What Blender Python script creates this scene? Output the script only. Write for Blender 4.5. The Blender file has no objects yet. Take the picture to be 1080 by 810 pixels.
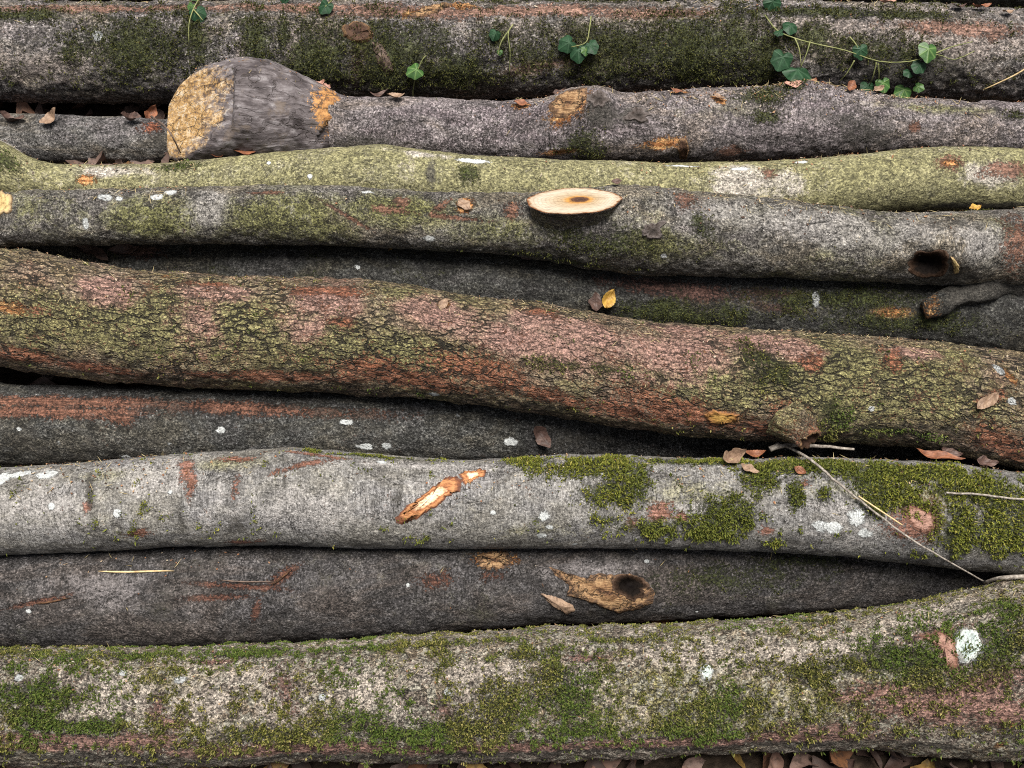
import bpy, math, random
import numpy as np
from mathutils import Vector, Matrix

# ------------------------------------------------------------------ scene / camera
random.seed(7)
RNG = np.random.default_rng(11)
sc = bpy.context.scene
COL = sc.collection
W0, H0 = 1080.0, 810.0
FPX, D0 = 1200.0, 1.80
M = D0 / FPX                       # metres per photo pixel at the pile
PITCH = math.radians(45)
FW = np.array([0.0, math.cos(PITCH), -math.sin(PITCH)])
UP = np.array([0.0, math.sin(PITCH), math.cos(PITCH)])
RT = np.array([1.0, 0.0, 0.0])
VIEW_AX, UP_AX = -FW, UP
CAM = np.array([0.0, 0.0, 1.62])
SLOPE = 0.27


def depth_of(py, n):
    return D0 + M * ((405.0 - py) * SLOPE - n)


def P(px, py, n=0.0):
    """Point of the pile seen at photo position (px, py), n pixels in front of the pile's face."""
    px, py, n = np.broadcast_arrays(np.asarray(px, float), np.asarray(py, float), np.asarray(n, float))
    d = depth_of(py, n)[..., None]
    return CAM + d * (FW + ((px - 540) / FPX)[..., None] * RT - ((py - 405) / FPX)[..., None] * UP)


def proj(q):
    v = q - CAM
    d = v @ FW
    return 540 + FPX * (v @ RT) / d, 405 - FPX * (v @ UP) / d


# ------------------------------------------------------------------ numpy noise
def _hash(ix, iy, iz, seed):
    h = (ix * 374761393 + iy * 668265263 + iz * 1103515245 + (seed * 974711 % 1000003)) & 0xFFFFFFFF
    h = ((h ^ (h >> 13)) * 1274126177) & 0xFFFFFFFF
    h = ((h ^ (h >> 16)) * 2246822519) & 0xFFFFFFFF
    return ((h ^ (h >> 15)) & 0xFFFF) / 65535.0


def vnoise(p, seed=0):
    i = np.floor(p).astype(np.int64)
    f = p - i
    f = f * f * f * (f * (f * 6 - 15) + 10)
    out = 0
    for dx in (0, 1):
        wx = f[..., 0] if dx else 1 - f[..., 0]
        for dy in (0, 1):
            wy = f[..., 1] if dy else 1 - f[..., 1]
            for dz in (0, 1):
                wz = f[..., 2] if dz else 1 - f[..., 2]
                out = out + wx * wy * wz * _hash(i[..., 0] + dx, i[..., 1] + dy, i[..., 2] + dz, seed)
    return out


def fbm(p, octs=3, seed=0, gain=0.5):
    a, s, t = 1.0, 0.0, 0.0
    for o in range(octs):
        s = s + a * vnoise(p * (2.03 ** o) + 17.3 * o, seed + o)
        t += a
        a *= gain
    return s / t


# ------------------------------------------------------------------ objects
def setp(o, label=None, cat=None, group=None, kind=None):
    if label: o['label'] = label
    if cat: o['category'] = cat
    if group: o['group'] = group
    if kind: o['kind'] = kind
    return o


def link(name, me, mat=None, parent=None):
    o = bpy.data.objects.new(name, me)
    COL.objects.link(o)
    if mat is not None:
        me.materials.append(mat)
    if parent is not None:
        o.parent = parent
    return o


def mesh_np(name, verts, faces, attrs=None, smooth=True):
    """verts (N,3); faces: list of int arrays (F,3) or (F,4)."""
    me = bpy.data.meshes.new(name)
    verts = np.ascontiguousarray(verts, np.float32)
    me.vertices.add(len(verts))
    me.vertices.foreach_set('co', verts.ravel())
    loops = np.concatenate([f.ravel() for f in faces]).astype(np.int32)
    sizes = np.concatenate([np.full(len(f), f.shape[1]) for f in faces]).astype(np.int32)
    starts = np.concatenate([[0], np.cumsum(sizes)[:-1]]).astype(np.int32)
    me.loops.add(len(loops))
    me.loops.foreach_set('vertex_index', loops)
    me.polygons.add(len(sizes))
    me.polygons.foreach_set('loop_start', starts)
    me.polygons.foreach_set('loop_total', sizes)
    me.polygons.foreach_set('use_smooth', np.full(len(sizes), smooth))
    for k, v in (attrs or {}).items():
        v = np.asarray(v, np.float32)
        if v.ndim == 1:
            a = me.attributes.new(k, 'FLOAT', 'POINT')
            a.data.foreach_set('value', v)
        else:
            a = me.attributes.new(k, 'FLOAT_VECTOR', 'POINT')
            a.data.foreach_set('vector', v.ravel())
    me.update(calc_edges=True)
    me.validate()
    return me


def grid_faces(nr, nc, wrap=False):
    i = np.arange(nr - 1)[:, None]
    j = np.arange(nc if wrap else nc - 1)[None, :]
    j2 = (j + 1) % nc
    return np.stack([i * nc + j, i * nc + j2, (i + 1) * nc + j2, (i + 1) * nc + j], -1).reshape(-1, 4)


# ------------------------------------------------------------------ node helpers
class G:
    def __init__(self, name):
        self.m = bpy.data.materials.new(name)
        self.m.use_nodes = True
        self.t = self.m.node_tree
        self.t.nodes.clear()
        self.out = self.t.nodes.new('ShaderNodeOutputMaterial')
        self.b = self.t.nodes.new('ShaderNodeBsdfPrincipled')
        self.t.links.new(self.b.outputs[0], self.out.inputs[0])

    def n(self, typ, **kw):
        x = self.t.nodes.new(typ)
        for k, v in kw.items():
            setattr(x, k, v)
        return x

    def put(self, sock, v):
        if isinstance(v, bpy.types.NodeSocket):
            self.t.links.new(v, sock)
        elif isinstance(v, (tuple, list)) and len(v) == 3 and sock.type == 'RGBA':
            sock.default_value = (*v, 1)
        else:
            sock.default_value = v

    def attr(self, name, vec=False):
        a = self.n('ShaderNodeAttribute', attribute_name=name)
        return a.outputs['Vector'] if vec else a.outputs['Fac']

    def scale(self, v, s):
        a = self.n('ShaderNodeVectorMath', operation='MULTIPLY')
        self.put(a.inputs[0], v)
        a.inputs[1].default_value = s if isinstance(s, (tuple, list)) else (s, s, s)
        return a.outputs[0]

    def vadd(self, v, w):
        a = self.n('ShaderNodeVectorMath', operation='ADD')
        self.put(a.inputs[0], v)
        self.put(a.inputs[1], w)
        return a.outputs[0]

    def noise(self, v, s, detail=3, rough=0.55, dist=0.0, color=False):
        a = self.n('ShaderNodeTexNoise')
        self.put(a.inputs['Vector'], v)
        a.inputs['Scale'].default_value = s
        a.inputs['Detail'].default_value = detail
        a.inputs['Roughness'].default_value = rough
        a.inputs['Distortion'].default_value = dist
        return a.outputs['Color' if color else 'Fac']

    def voro(self, v, s, feature='DISTANCE_TO_EDGE', out='Distance', rand=1.0):
        a = self.n('ShaderNodeTexVoronoi', feature=feature)
        self.put(a.inputs['Vector'], v)
        a.inputs['Scale'].default_value = s
        a.inputs['Randomness'].default_value = rand
        return a.outputs[out]

    def math(self, op, a, b=0.0, c=None, clamp=False):
        x = self.n('ShaderNodeMath', operation=op, use_clamp=clamp)
        self.put(x.inputs[0], a)
        self.put(x.inputs[1], b)
        if c is not None:
            self.put(x.inputs[2], c)
        return x.outputs[0]

    def mr(self, v, a, b, c=0.0, d=1.0):
        x = self.n('ShaderNodeMapRange', interpolation_type='SMOOTHSTEP')
        self.put(x.inputs[0], v)
        for i, q in enumerate((a, b, c, d)):
            x.inputs[i + 1].default_value = q
        return x.outputs[0]

    def mix(self, f, a, b, mode='MIX'):
        x = self.n('ShaderNodeMix', data_type='RGBA', blend_type=mode)
        self.put(x.inputs[0], f)
        self.put(x.inputs[6], a)
        self.put(x.inputs[7], b)
        return x.outputs[2]

    def ramp(self, f, stops):
        x = self.n('ShaderNodeValToRGB')
        self.put(x.inputs[0], f)
        e = x.color_ramp.elements
        while len(e) < len(stops):
            e.new(0.5)
        for el, (p, c) in zip(e, stops):
            el.position = p
            el.color = (*c, 1)
        return x.outputs[0]

    def finish(self, color, height=None, dist=0.003, rough=0.8, spec=0.25, strength=1.0):
        self.put(self.b.inputs['Base Color'], color)
        self.put(self.b.inputs['Roughness'], rough)
        self.b.inputs['Specular IOR Level'].default_value = spec
        if height is not None:
            bp = self.n('ShaderNodeBump')
            bp.inputs['Distance'].default_value = dist
            bp.inputs['Strength'].default_value = strength
            self.put(bp.inputs['Height'], height)
            self.put(self.b.inputs['Normal'], bp.outputs[0])
        return self.m


def sc3(c, k): return tuple(x * k for x in c)


def lin(r, g, b):
    f = lambda c: (c / 255 / 12.92) if c / 255 <= 0.04045 else ((c / 255 + 0.055) / 1.055) ** 2.4
    return (f(r), f(g), f(b))


def bark_mat(name, dark, mid, light, alg=None, red=((.16, .05, .025), (.30, .12, .07)), pale=(.36, .32, .31),
             wood=((.30, .12, .04), (.50, .30, .13)), moss=(.035, .042, .012), wrinkle=0.4, speck=0.8,
             crack=(9, 34), grit_k=.75, moss_off=.12, algc=1.0, hue=.8, tint=((1.12, 1.0, .80), (.98, .93, 1.0)), hair=.6, bump=0.0035, stain=(.025, .023, .02), flecks=0.5, mottle=None):
    g = G(name)
    bc = g.attr('bc', True)
    fine = g.noise(bc, 520, 2, .6)
    grain = g.noise(bc, 290, 4, .74)
    grain2 = g.noise(g.vadd(bc, (3.1, 1.7, .4)), 250, 4, .7)
    midn = g.noise(bc, 45, 5, .62)
    big = g.noise(bc, 10, 4, .6)
    wr = g.noise(g.scale(bc, (420, 70, 70)), 1.0, 3, .6, .6)
    lng = g.noise(g.scale(bc, (22, 260, 260)), 1.0, 4, .62, .4)
    c_half = tuple((a + b) / 2 for a, b in zip(dark, mid))
    tone = g.math('ADD', g.math('MULTIPLY', grain, .74), g.math('MULTIPLY', midn, .26))
    base = g.ramp(tone, [(.42, sc3(dark, .7)), (.475, c_half), (.525, mid), (.585, light)])
    base = g.mix(g.mr(big, .42, .68, 0, .55), base, g.mix(.5, base, mid))
    # broad soft changes of tone and hue along the log
    b2 = g.noise(g.scale(bc, (7, 16, 16)), 1.0, 5, .68, .7)
    b3 = g.noise(g.vadd(g.scale(bc, (15, 26, 26)), (4.4, 1.2, 7.7)), 1.0, 5, .7, .9)
    base = g.mix(g.mr(b2, .46, .62, 0, hue), base, g.mix(1, base, tint[0], 'MULTIPLY'))
    base = g.mix(g.mr(b2, .50, .36, 0, hue), base, g.mix(1, base, tint[1], 'MULTIPLY'))
    base = g.mix(g.mr(b3, .50, .60, 0, hue * .8), base, g.mix(1, base, (.50, .48, .46), 'MULTIPLY'))
    base = g.mix(g.mr(b3, .47, .38, 0, hue * .7), base, g.mix(1, base, (1.35, 1.33, 1.30), 'MULTIPLY'))
    # circumferential wrinkles
    base = g.mix(g.mr(wr, .50, .68, 0, wrinkle), base, tuple(c * .55 for c in dark))
    # light flecks and dark pits
    base = g.mix(g.mr(grain2, .58, .70, 0, flecks), base, tuple(min(1, c * 1.5) for c in light))
    base = g.mix(g.mr(fine, .50, .34, 0, speck), base, tuple(c * .45 for c in dark))

    # gritty cells: every grain of the bark has its own tone
    v1 = g.n('ShaderNodeTexVoronoi', feature='F1')
    g.put(v1.inputs['Vector'], g.vadd(g.scale(bc, (.75, 1, 1)), g.scale(g.noise(bc, 300, 2, color=True), .0022)))
    v1.inputs['Scale'].default_value = 430
    cell = g.n('ShaderNodeSeparateColor'); g.put(cell.inputs[0], v1.outputs['Color'])
    v2 = g.n('ShaderNodeTexVoronoi', feature='F1')
    g.put(v2.inputs['Vector'], g.vadd(bc, g.scale(g.noise(bc, 160, 2, color=True), .004)))
    v2.inputs['Scale'].default_value = 220
    cell2 = g.n('ShaderNodeSeparateColor'); g.put(cell2.inputs[0], v2.outputs['Color'])
    grit = g.math('ADD', g.math('MULTIPLY', cell.outputs[0], .72), g.math('MULTIPLY', cell2.outputs[0], .28))

    def gritted(col, k):
        m = g.math('POWER', g.math('MULTIPLY_ADD', grit, 1.9 * k, 1 - .92 * k), 1.35)
        cb = g.n('ShaderNodeCombineColor')
        for q in range(3):
            g.put(cb.inputs[q], m)
        return g.mix(1.0, col, cb.outputs[0], 'MULTIPLY')

    def layer(attr, amid, agrain, w=.07, off=0.0):
        f = g.attr(attr)
        f = g.math('ADD', f, g.math('MULTIPLY_ADD', midn, amid, -amid / 2))
        f = g.math('ADD', f, g.math('MULTIPLY_ADD', grain2, agrain, -agrain / 2))
        return g.mr(f, .5 + off - w, .5 + off + w)
    if alg is not None:
        fa = layer('alg', .9, 1.0, .22)
        ac = g.ramp(tone, [(.425, sc3(alg, 1 - .82 * algc)), (.485, sc3(alg, 1 - .25 * algc)), (.57, sc3(alg, 1 + .7 * algc))])
        ac = g.mix(g.mr(fine, .48, .34, 0, speck * .8), ac, tuple(c * .3 for c in dark))
        base = g.mix(g.math('MULTIPLY', fa, .88), base, ac)
    if mottle is not None:      # crusty lichen scattered through the bark
        mt = g.noise(g.vadd(bc, (9.1, 2.2, 5.4)), 85, 5, .75, .8)
        base = g.mix(g.mr(mt, .49, .56, 0, .9), base, g.ramp(grain, [(.35, tuple(c * .5 for c in mottle)), (.6, mottle)]))
    fp = layer('pale', 1.1, 1.0, .22)
    pc = g.ramp(tone, [(.40, tuple(c * .30 for c in pale)), (.48, tuple(c * .8 for c in pale)), (.59, tuple(min(1, c * 1.3) for c in pale))])
    base = g.mix(g.math('MULTIPLY', fp, .85), base, pc)
    # fissures
    warp = g.noise(bc, 55, 3, .6, color=True)
    wv = g.vadd(g.scale(bc, (crack[0], crack[1], crack[1])), g.scale(warp, 1.1))
    ed = g.voro(wv, 1.0)
    warp2 = g.noise(bc, 120, 3, .6, color=True)
    wv2 = g.vadd(g.scale(bc, (crack[0] * 2.6, crack[1] * 1.9, crack[1] * 1.9)), g.scale(warp2, .8))
    ed2 = g.voro(wv2, 1.0)
    ck = g.math('MULTIPLY', g.attr('crack'), g.math('MULTIPLY_ADD', fp, -.45, 1.0))
    line = g.math('MULTIPLY', g.mr(ed, .085, .02), g.math('MULTIPLY', ck, g.mr(big, .36, .52, .35, 1)))
    line2 = g.math('MULTIPLY', g.math('MULTIPLY', g.mr(ed2, .09, .02), g.mr(midn, .42, .60)), g.math('MULTIPLY', ck, .5))
    line = g.math('MAXIMUM', line, line2)
    fr = layer('red', 1.3, 2.2, .17)
    rc = g.ramp(g.math('ADD', g.math('MULTIPLY', lng, .6), g.math('MULTIPLY', grain, .4)),
                [(.34, tuple(c * .35 for c in red[0])), (.46, red[0]), (.60, red[1])])
    base = g.mix(g.math('MULTIPLY', fr, .92), base, rc)
    base = g.mix(g.math('MULTIPLY', line, .85), base, stain)
    fw = layer('wood', .9, 1.6, .14)
    wc = g.ramp(g.math('ADD', g.math('MULTIPLY', lng, .6), g.math('MULTIPLY', grain, .4)), [(.38, tuple(c * .5 for c in wood[0])), (.47, wood[0]), (.58, wood[1])])
    base = g.mix(fw, base, wc)
    fd = layer('dirt', .9, .8, .14)  # dark stains, plus shade painted around the hollow and along the stub
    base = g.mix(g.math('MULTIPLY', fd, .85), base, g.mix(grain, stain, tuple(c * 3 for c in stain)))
    fm = layer('moss', 1.3, 1.8, .20, moss_off)
    mc = g.ramp(grain, [(.35, tuple(c * .35 for c in moss)), (.5, moss), (.66, tuple(c * 2.2 for c in moss))])
    base = g.mix(g.math('MULTIPLY', fm, .9), base, mc)
    base = gritted(base, grit_k)
    # hairline cracks and scratches
    h1 = g.noise(g.vadd(g.scale(bc, (14, 34, 34)), (2.2, 8.8, 1.1)), 1.0, 4, .55, 1.2)
    h2 = g.noise(g.vadd(g.scale(bc, (60, 18, 18)), (7.2, 3.8, 6.1)), 1.0, 3, .5, .8)
    l1 = g.math('MULTIPLY', g.mr(g.math('ABSOLUTE', g.math('SUBTRACT', h1, .5)), .010, .002), g.mr(b3, .48, .58))
    l2 = g.math('MULTIPLY', g.mr(g.math('ABSOLUTE', g.math('SUBTRACT', h2, .52)), .008, .002), g.mr(b2, .52, .44))
    hl = g.math('MULTIPLY', g.math('MAXIMUM', l1, l2), hair)
    base = g.mix(g.math('MULTIPLY', hl, .8), base, stain)
    base = g.mix(g.math('MULTIPLY', line, .75), base, stain)
    fl = layer('lich', .30, .8, .08)
    lc = g.ramp(grain, [(.3, (.32, .34, .34)), (.5, (.50, .52, .52)), (.7, (.64, .66, .65))])
    base = g.mix(fl, base, lc)
    h = g.math('ADD', g.math('MULTIPLY', grain, .55), g.math('MULTIPLY', grit, .10))
    h = g.math('ADD', h, g.math('MULTIPLY', midn, .9))
    h = g.math('SUBTRACT', h, g.math('MULTIPLY', g.mr(wr, .48, .68), wrinkle * .35))
    h = g.math('SUBTRACT', h, g.math('MULTIPLY', line, 1.1))
    h = g.math('SUBTRACT', h, g.math('MULTIPLY', hl, .6))
    h = g.math('SUBTRACT', h, g.math('MULTIPLY', fr, .55))
    h = g.math('SUBTRACT', h, g.math('MULTIPLY', fw, .6))
    h = g.math('ADD', h, g.math('MULTIPLY', fl, .35))
    h = g.math('ADD', h, g.math('MULTIPLY', g.math('MULTIPLY', lng, fr), .4))
    h = g.math('ADD', h, g.math('MULTIPLY', fm, .5))
    return g.finish(base, h, bump * 2.6, .68, .30)


# ------------------------------------------------------------------ logs
XS = np.arange(-700, 1801, 2.0)


def smooth_interp(pts, width=26):
    pts = sorted(pts)
    x = np.array([p[0] for p in pts], float)
    y = np.array([p[1] for p in pts], float)
    v = np.interp(XS, x, y)
    # keep the end slopes outside the traced range, damped
    k = max(3, int(width / 2) | 1)
    ker = np.hanning(k + 2)[1:-1]
    ker /= ker.sum()
    pad = np.pad(v, k, mode='edge')
    return np.convolve(pad, ker, 'same')[k:-k]


LOGS = {}


class Log:
    def __init__(s, key, trace, n, x0=-330, x1=1420, lump=.05, bumps=(), masks=None, amp=None, seed=1, width=30, rough=1.0, moss_low=None):
        s.moss_low = moss_low
        s.rough = rough
        s.key, s.x0, s.x1, s.lump, s.seed = key, x0, x1, lump, seed
        s.top = smooth_interp([(a, b) for a, b, c in trace], width)
        s.bot = smooth_interp([(a, c) for a, b, c in trace], width)
        s.n_ = smooth_interp(n, 120)
        s.cy_ = (s.top + s.bot) / 2
        s.r_ = (s.bot - s.top) / 2
        s.bumps = []
        s.masks = {}
        s.amp = amp or {}
        for b in bumps:
            x, f = s.solve(b[0], b[1])
            s.bumps.append((float(x), float(f)) + tuple(b[2:]))
        for k, lst in (masks or {}).items():
            out = []
            for b in lst:
                x, f = s.solve(b[0], b[1])
                rot = math.radians(b[4]) if len(b) > 4 else 0.0
                st = b[5] if len(b) > 5 else 1.0
                out.append((float(x), float(f), b[2], b[3], rot, st))
            s.masks[k] = out
        LOGS[key] = s

    def cy(s, x): return np.interp(x, XS, s.cy_)
    def r(s, x): return np.interp(x, XS, s.r_)
    def n(s, x): return np.interp(x, XS, s.n_)

    def q(s, x, f, k=1.0):
        return np.stack([x * k / 100, np.cos(f) * s.r(x) * k / 100, np.sin(f) * s.r(x) * k / 100], -1)

    def lumps(s, x, f):
        a = (fbm(s.q(x, f, .9), 2, s.seed) - .5) * 2 * s.lump * s.r(x)
        a = a + (fbm(s.q(x, f, 4.5), 3, s.seed + 40) - .5) * 4.0 * s.rough + (fbm(s.q(x, f, 14.0), 2, s.seed + 60) - .5) * 2.4 * s.rough
        return a

    def pos(s, x, f, h=0.0, detail=True):
        x, f = np.broadcast_arrays(np.asarray(x, float), np.asarray(f, float))
        cyv, rv, nv = s.cy(x), s.r(x), s.n(x)
        c = P(x, cyv, nv)
        rr = rv + h
        if detail:
            rr = rr + s.lumps(x, f)
            for (bx, bf, brx, bry, hh) in s.bumps:
                da = (f - bf)
                da = (da + math.pi) % (2 * math.pi) - math.pi
                d2 = ((x - bx) / brx) ** 2 + (da * rv / bry) ** 2
                rr = rr + hh * np.exp(-d2 * 1.4)
        m = (rr * depth_of(cyv, nv) / FPX)[..., None]
        return c + m * (np.cos(f)[..., None] * VIEW_AX + np.sin(f)[..., None] * UP_AX)

    def solve(s, px, py):
        px, py = np.broadcast_arrays(np.asarray(px, float), np.asarray(py, float))
        x = px.copy()
        f = np.arcsin(np.clip((s.cy(x) - py) / s.r(x), -.97, .97))
        for _ in range(10):
            qx, qy = proj(s.pos(x, f, 0, True))
            x = x + .9 * (px - qx)
            f = np.clip(f + .7 * (qy - py) / (s.r(x) * np.maximum(np.cos(f), .35)), -1.5, 1.65)
        return x, f

    def on(s, px, py, h=0.0):
        x, f = s.solve(px, py)
        return s.pos(x, f, h)

    def mask(s, name, x, f):
        rv = s.r(x)
        v = np.zeros(np.broadcast(x, f).shape)
        for (bx, bf, rx, ry, rot, st) in s.masks.get(name, ()):
            dx = x - bx
            da = (f - bf + math.pi) % (2 * math.pi) - math.pi
            da = da * rv
            c, q = math.cos(rot), math.sin(rot)
            d = np.sqrt(((dx * c + da * q) / rx) ** 2 + ((-dx * q + da * c) / ry) ** 2)
            v = np.maximum(v, st * (1 - .5 * d))
        if name in s.amp:
            bias, amp, sx = s.amp[name]
            v = np.maximum(v, bias) + amp * 2 * (fbm(s.q(x, f, sx), 3, s.seed + 7 + len(name)) - .5)
        if name == 'moss' and s.moss_low is not None:
            fd = np.degrees((f + math.pi) % (2 * math.pi) - math.pi)
            v = v - np.clip((s.moss_low + 8 * (fbm(s.q(x, f, 2.0), 2, 900) - .5) * 2 - fd) / 12, 0, 1) * .8
        return np.clip(v, 0, 1.2)

    def phis(s, dense):
        a = np.linspace(-110, 140, 170 if dense else 110)
        b = np.linspace(140, 250, 34)[1:-1]
        return np.radians(np.concatenate([a, b]))

    def xs(s, dense):
        st = 1.7 if dense else 2.6
        lo, hi = max(s.x0, -60), min(s.x1, 1140)
        a = np.arange(lo, hi, st)
        pre = np.arange(s.x0, lo, 7.0)
        post = np.arange(hi, s.x1, 7.0)
        return np.concatenate([pre, a, post])

    def bc(s, x, f):
        rv = s.r(x) * M
        return np.stack([x * M, np.cos(f) * rv + s.seed * .37, np.sin(f) * rv], -1)

    def build(s, mat, label, dense=True, xs=None, cap_mat=None):
        ph = s.phis(dense)
        xs = s.xs(dense) if xs is None else xs
        X, F = np.meshgrid(xs, ph, indexing='ij')
        x, f = X.ravel(), F.ravel()
        v = s.pos(x, f)
        # close both ends
        at = {k: s.mask(k, x, f) for k in ('moss', 'alg', 'red', 'pale', 'wood', 'lich', 'dirt', 'crack')}
        at['bc'] = s.bc(x, f)
        nr, nc = X.shape
        faces = [grid_faces(nr, nc, True)[:, ::-1]]
        me = mesh_np('log', v, faces, at)
        s.obj = link('log', me, mat)
        setp(s.obj, label, 'log', 'logs stacked in the pile')
        if cap_mat:
            for xe, flip in ((s.x0, False), (xs[-1], True)):
                if xe == s.x0 and s.x0 > -200:
                    continue
                s.cap(xe, ph, cap_mat, flip)
        return s.obj

    def cap(s, xe, ph, mat, flip):
        ks = np.linspace(0, 1, 9)
        K, F = np.meshgrid(ks, ph, indexing='ij')
        c = s.pos(np.full(1, xe), np.zeros(1), -s.r(np.full(1, xe)), False)[0]
        rim = s.pos(np.full(len(ph), xe), ph)
        v = c + K[..., None] * (rim[None] - c)
        fc = grid_faces(len(ks), len(ph), True)
        if flip: fc = fc[:, ::-1]
        bc = np.stack([K * 0, np.cos(F) * K * .08, np.sin(F) * K * .08], -1).reshape(-1, 3)
        me = mesh_np('sawn_end', v.reshape(-1, 3), [fc], {'k': K.ravel(), 'bc': bc})
        link('sawn_end', me, mat, s.obj)

    def moss_geo(s, mat, count, length=(2.5, 6), width=(.5, 1.1), thr=.5, name='moss_cover', attr='moss', clump=.5, x=(-120, 1200), f=(-70, 150), seed=0, cs=9.0):
        rng = np.random.default_rng(100 + s.seed + seed)
        nn = count * 14
        X = rng.uniform(max(x[0], s.x0 + 6), min(x[1], s.x1), nn)
        Fv = np.radians(rng.uniform(f[0], f[1], nn))
        mk = s.mask(attr, X, Fv)
        mk = mk + clump * 2 * (fbm(s.q(X, Fv, cs), 3, s.seed + 300, .7) - .5)
        ok = mk + rng.normal(0, .085, nn) > thr
        X, Fv, mk = X[ok][:count], Fv[ok][:count], mk[ok][:count]
        n = len(X)
        if n == 0: return
        cl = vnoise(s.q(X, Fv, 16.0), 77)
        h = np.clip((mk - thr) * 10, 0, 1) * (4.0 * vnoise(s.q(X, Fv, 7.0), 78) ** 1.5 + 1.2 * cl) * (1 - .6 * np.clip((np.degrees(Fv) - 50) / 25, 0, 1))
        base = s.pos(X, Fv, h - .6)
        nrm = np.cos(Fv)[:, None] * VIEW_AX + np.sin(Fv)[:, None] * UP_AX
        d = nrm + rng.normal(0, .65, (n, 3)) + np.array([0, -.1, .15])
        d /= np.linalg.norm(d, axis=1)[:, None]
        side = np.cross(d, rng.normal(0, 1, (n, 3)))
        side /= np.linalg.norm(side, axis=1)[:, None]
        L = (rng.uniform(*length, n) * M * (.6 + .8 * cl) * (1 - .5 * np.clip((np.degrees(Fv) - 55) / 25, 0, 1)))[:, None]
        Wd = (rng.uniform(*width, n) * M)[:, None]
        bend = np.cross(side, d) * L * rng.uniform(-.3, .3, (n, 1))
        v = np.stack([base, base + d * L * .5 + side * Wd + bend, base + d * L, base + d * L * .5 - side * Wd + bend], 1).reshape(-1, 3)
        fc = np.arange(n * 4).reshape(-1, 4)
        rnd = np.repeat(rng.random(n), 4)
        zone = np.repeat(fbm(s.q(X, Fv, 1.6), 2, s.seed + 500), 4)
        tip = np.tile([0, .5, 1, .5], n)
        me = mesh_np(name, v, [fc], {'rnd': rnd, 'tip': tip, 'zone': zone}, False)
        o = link(name, me, mat, s.obj)
        o['kind'] = 'stuff'
        return o


def ellipse(cx, cy, rx, ry, rot=0, n=40, jag=.12, seed=0):
    rng = np.random.default_rng(seed)
    t = np.linspace(0, 2 * math.pi, n, endpoint=False)
    j = 1 + jag * (np.convolve(np.tile(rng.normal(0, 1, n), 3), np.ones(3) / 3, 'same')[n:2 * n])
    a, b = np.cos(t) * rx * j, np.sin(t) * ry * j
    c, q = math.cos(math.radians(rot)), math.sin(math.radians(rot))
    return np.stack([cx + a * c + b * q, cy + a * q * -1 + b * c], 1)


def resample(poly, n=60):
    poly = np.asarray(poly, float)
    q = np.concatenate([poly, poly[:1]])
    d = np.concatenate([[0], np.cumsum(np.linalg.norm(np.diff(q, axis=0), axis=1))])
    t = np.linspace(0, d[-1], n, endpoint=False)
    return np.stack([np.interp(t, d, q[:, 0]), np.interp(t, d, q[:, 1])], 1)


def patch(log, outline, prof, name, mat, parent=None, nr=12, center=None, label=None, jag=0.0, seed=0):
    """A piece draped on the log inside the outline (photo pixels); prof = [(k, height px)]; k 0 centre, 1 rim."""
    o = np.asarray(outline, float)
    if jag:
        o = o + np.random.default_rng(seed).normal(0, jag, o.shape)
    c = o.mean(0) if center is None else np.asarray(center, float)
    ks = np.linspace(0, 1, nr) ** .8
    pts = c[None, None] + ks[:, None, None] * (o[None] - c)
    x, f = log.solve(pts[..., 0].ravel(), pts[..., 1].ravel())
    hh = np.interp(ks, [p[0] for p in prof], [p[1] for p in prof])
    H = np.repeat(hh, len(o))
    K = np.repeat(ks, len(o))
    bcq = np.stack([(pts[..., 0].ravel() - c[0]) * M, (pts[..., 1].ravel() - c[1]) * M, np.zeros(len(H))], -1)
    H = H + (fbm(bcq * 90 + seed, 3, seed + 3) - .5) * 1.6 * (K < .97)
    v = log.pos(x, f, H)
    me = mesh_np(name, v, [grid_faces(nr, len(o), True)], {'k': K, 'bc': bcq})
    ob = link(name, me, mat, parent or log.obj)
    if label: ob['label'] = label
    return ob


def tube(pts, radii, sides=8):
    """Arrays of a tapered tube along points."""
    pts = np.asarray(pts, float)
    t = np.gradient(pts, axis=0)
    t /= np.linalg.norm(t, axis=1)[:, None]
    ref = np.array([.13, .31, .94])
    a = np.cross(t, ref); a /= np.linalg.norm(a, axis=1)[:, None]
    b = np.cross(t, a)
    th = np.linspace(0, 2 * math.pi, sides, endpoint=False)
    r = np.asarray(radii, float)[:, None, None]
    v = pts[:, None] + r * (np.cos(th)[None, :, None] * a[:, None] + np.sin(th)[None, :, None] * b[:, None])
    v = v.reshape(-1, 3)
    n = len(pts)
    f = grid_faces(n, sides, True)
    v = np.concatenate([v, pts[:1], pts[-1:]])
    i0, i1 = n * sides, n * sides + 1
    j = np.arange(sides)
    tri = np.concatenate([np.stack([np.full(sides, i0), (j + 1) % sides, j], 1),
                          np.stack([np.full(sides, i1), (n - 1) * sides + j, (n - 1) * sides + (j + 1) % sides], 1)])
    return v, f, tri


def tubes_obj(name, lst, mat, parent=None, sides=8):
    vs, qs, ts, o = [], [], [], 0
    for pts, rad in lst:
        v, f, t = tube(pts, rad, sides)
        vs.append(v); qs.append(f + o); ts.append(t + o); o += len(v)
    v = np.concatenate(vs)
    me = mesh_np(name, v, [np.concatenate(qs), np.concatenate(ts)], {'bc': v})
    return link(name, me, mat, parent)


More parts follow.
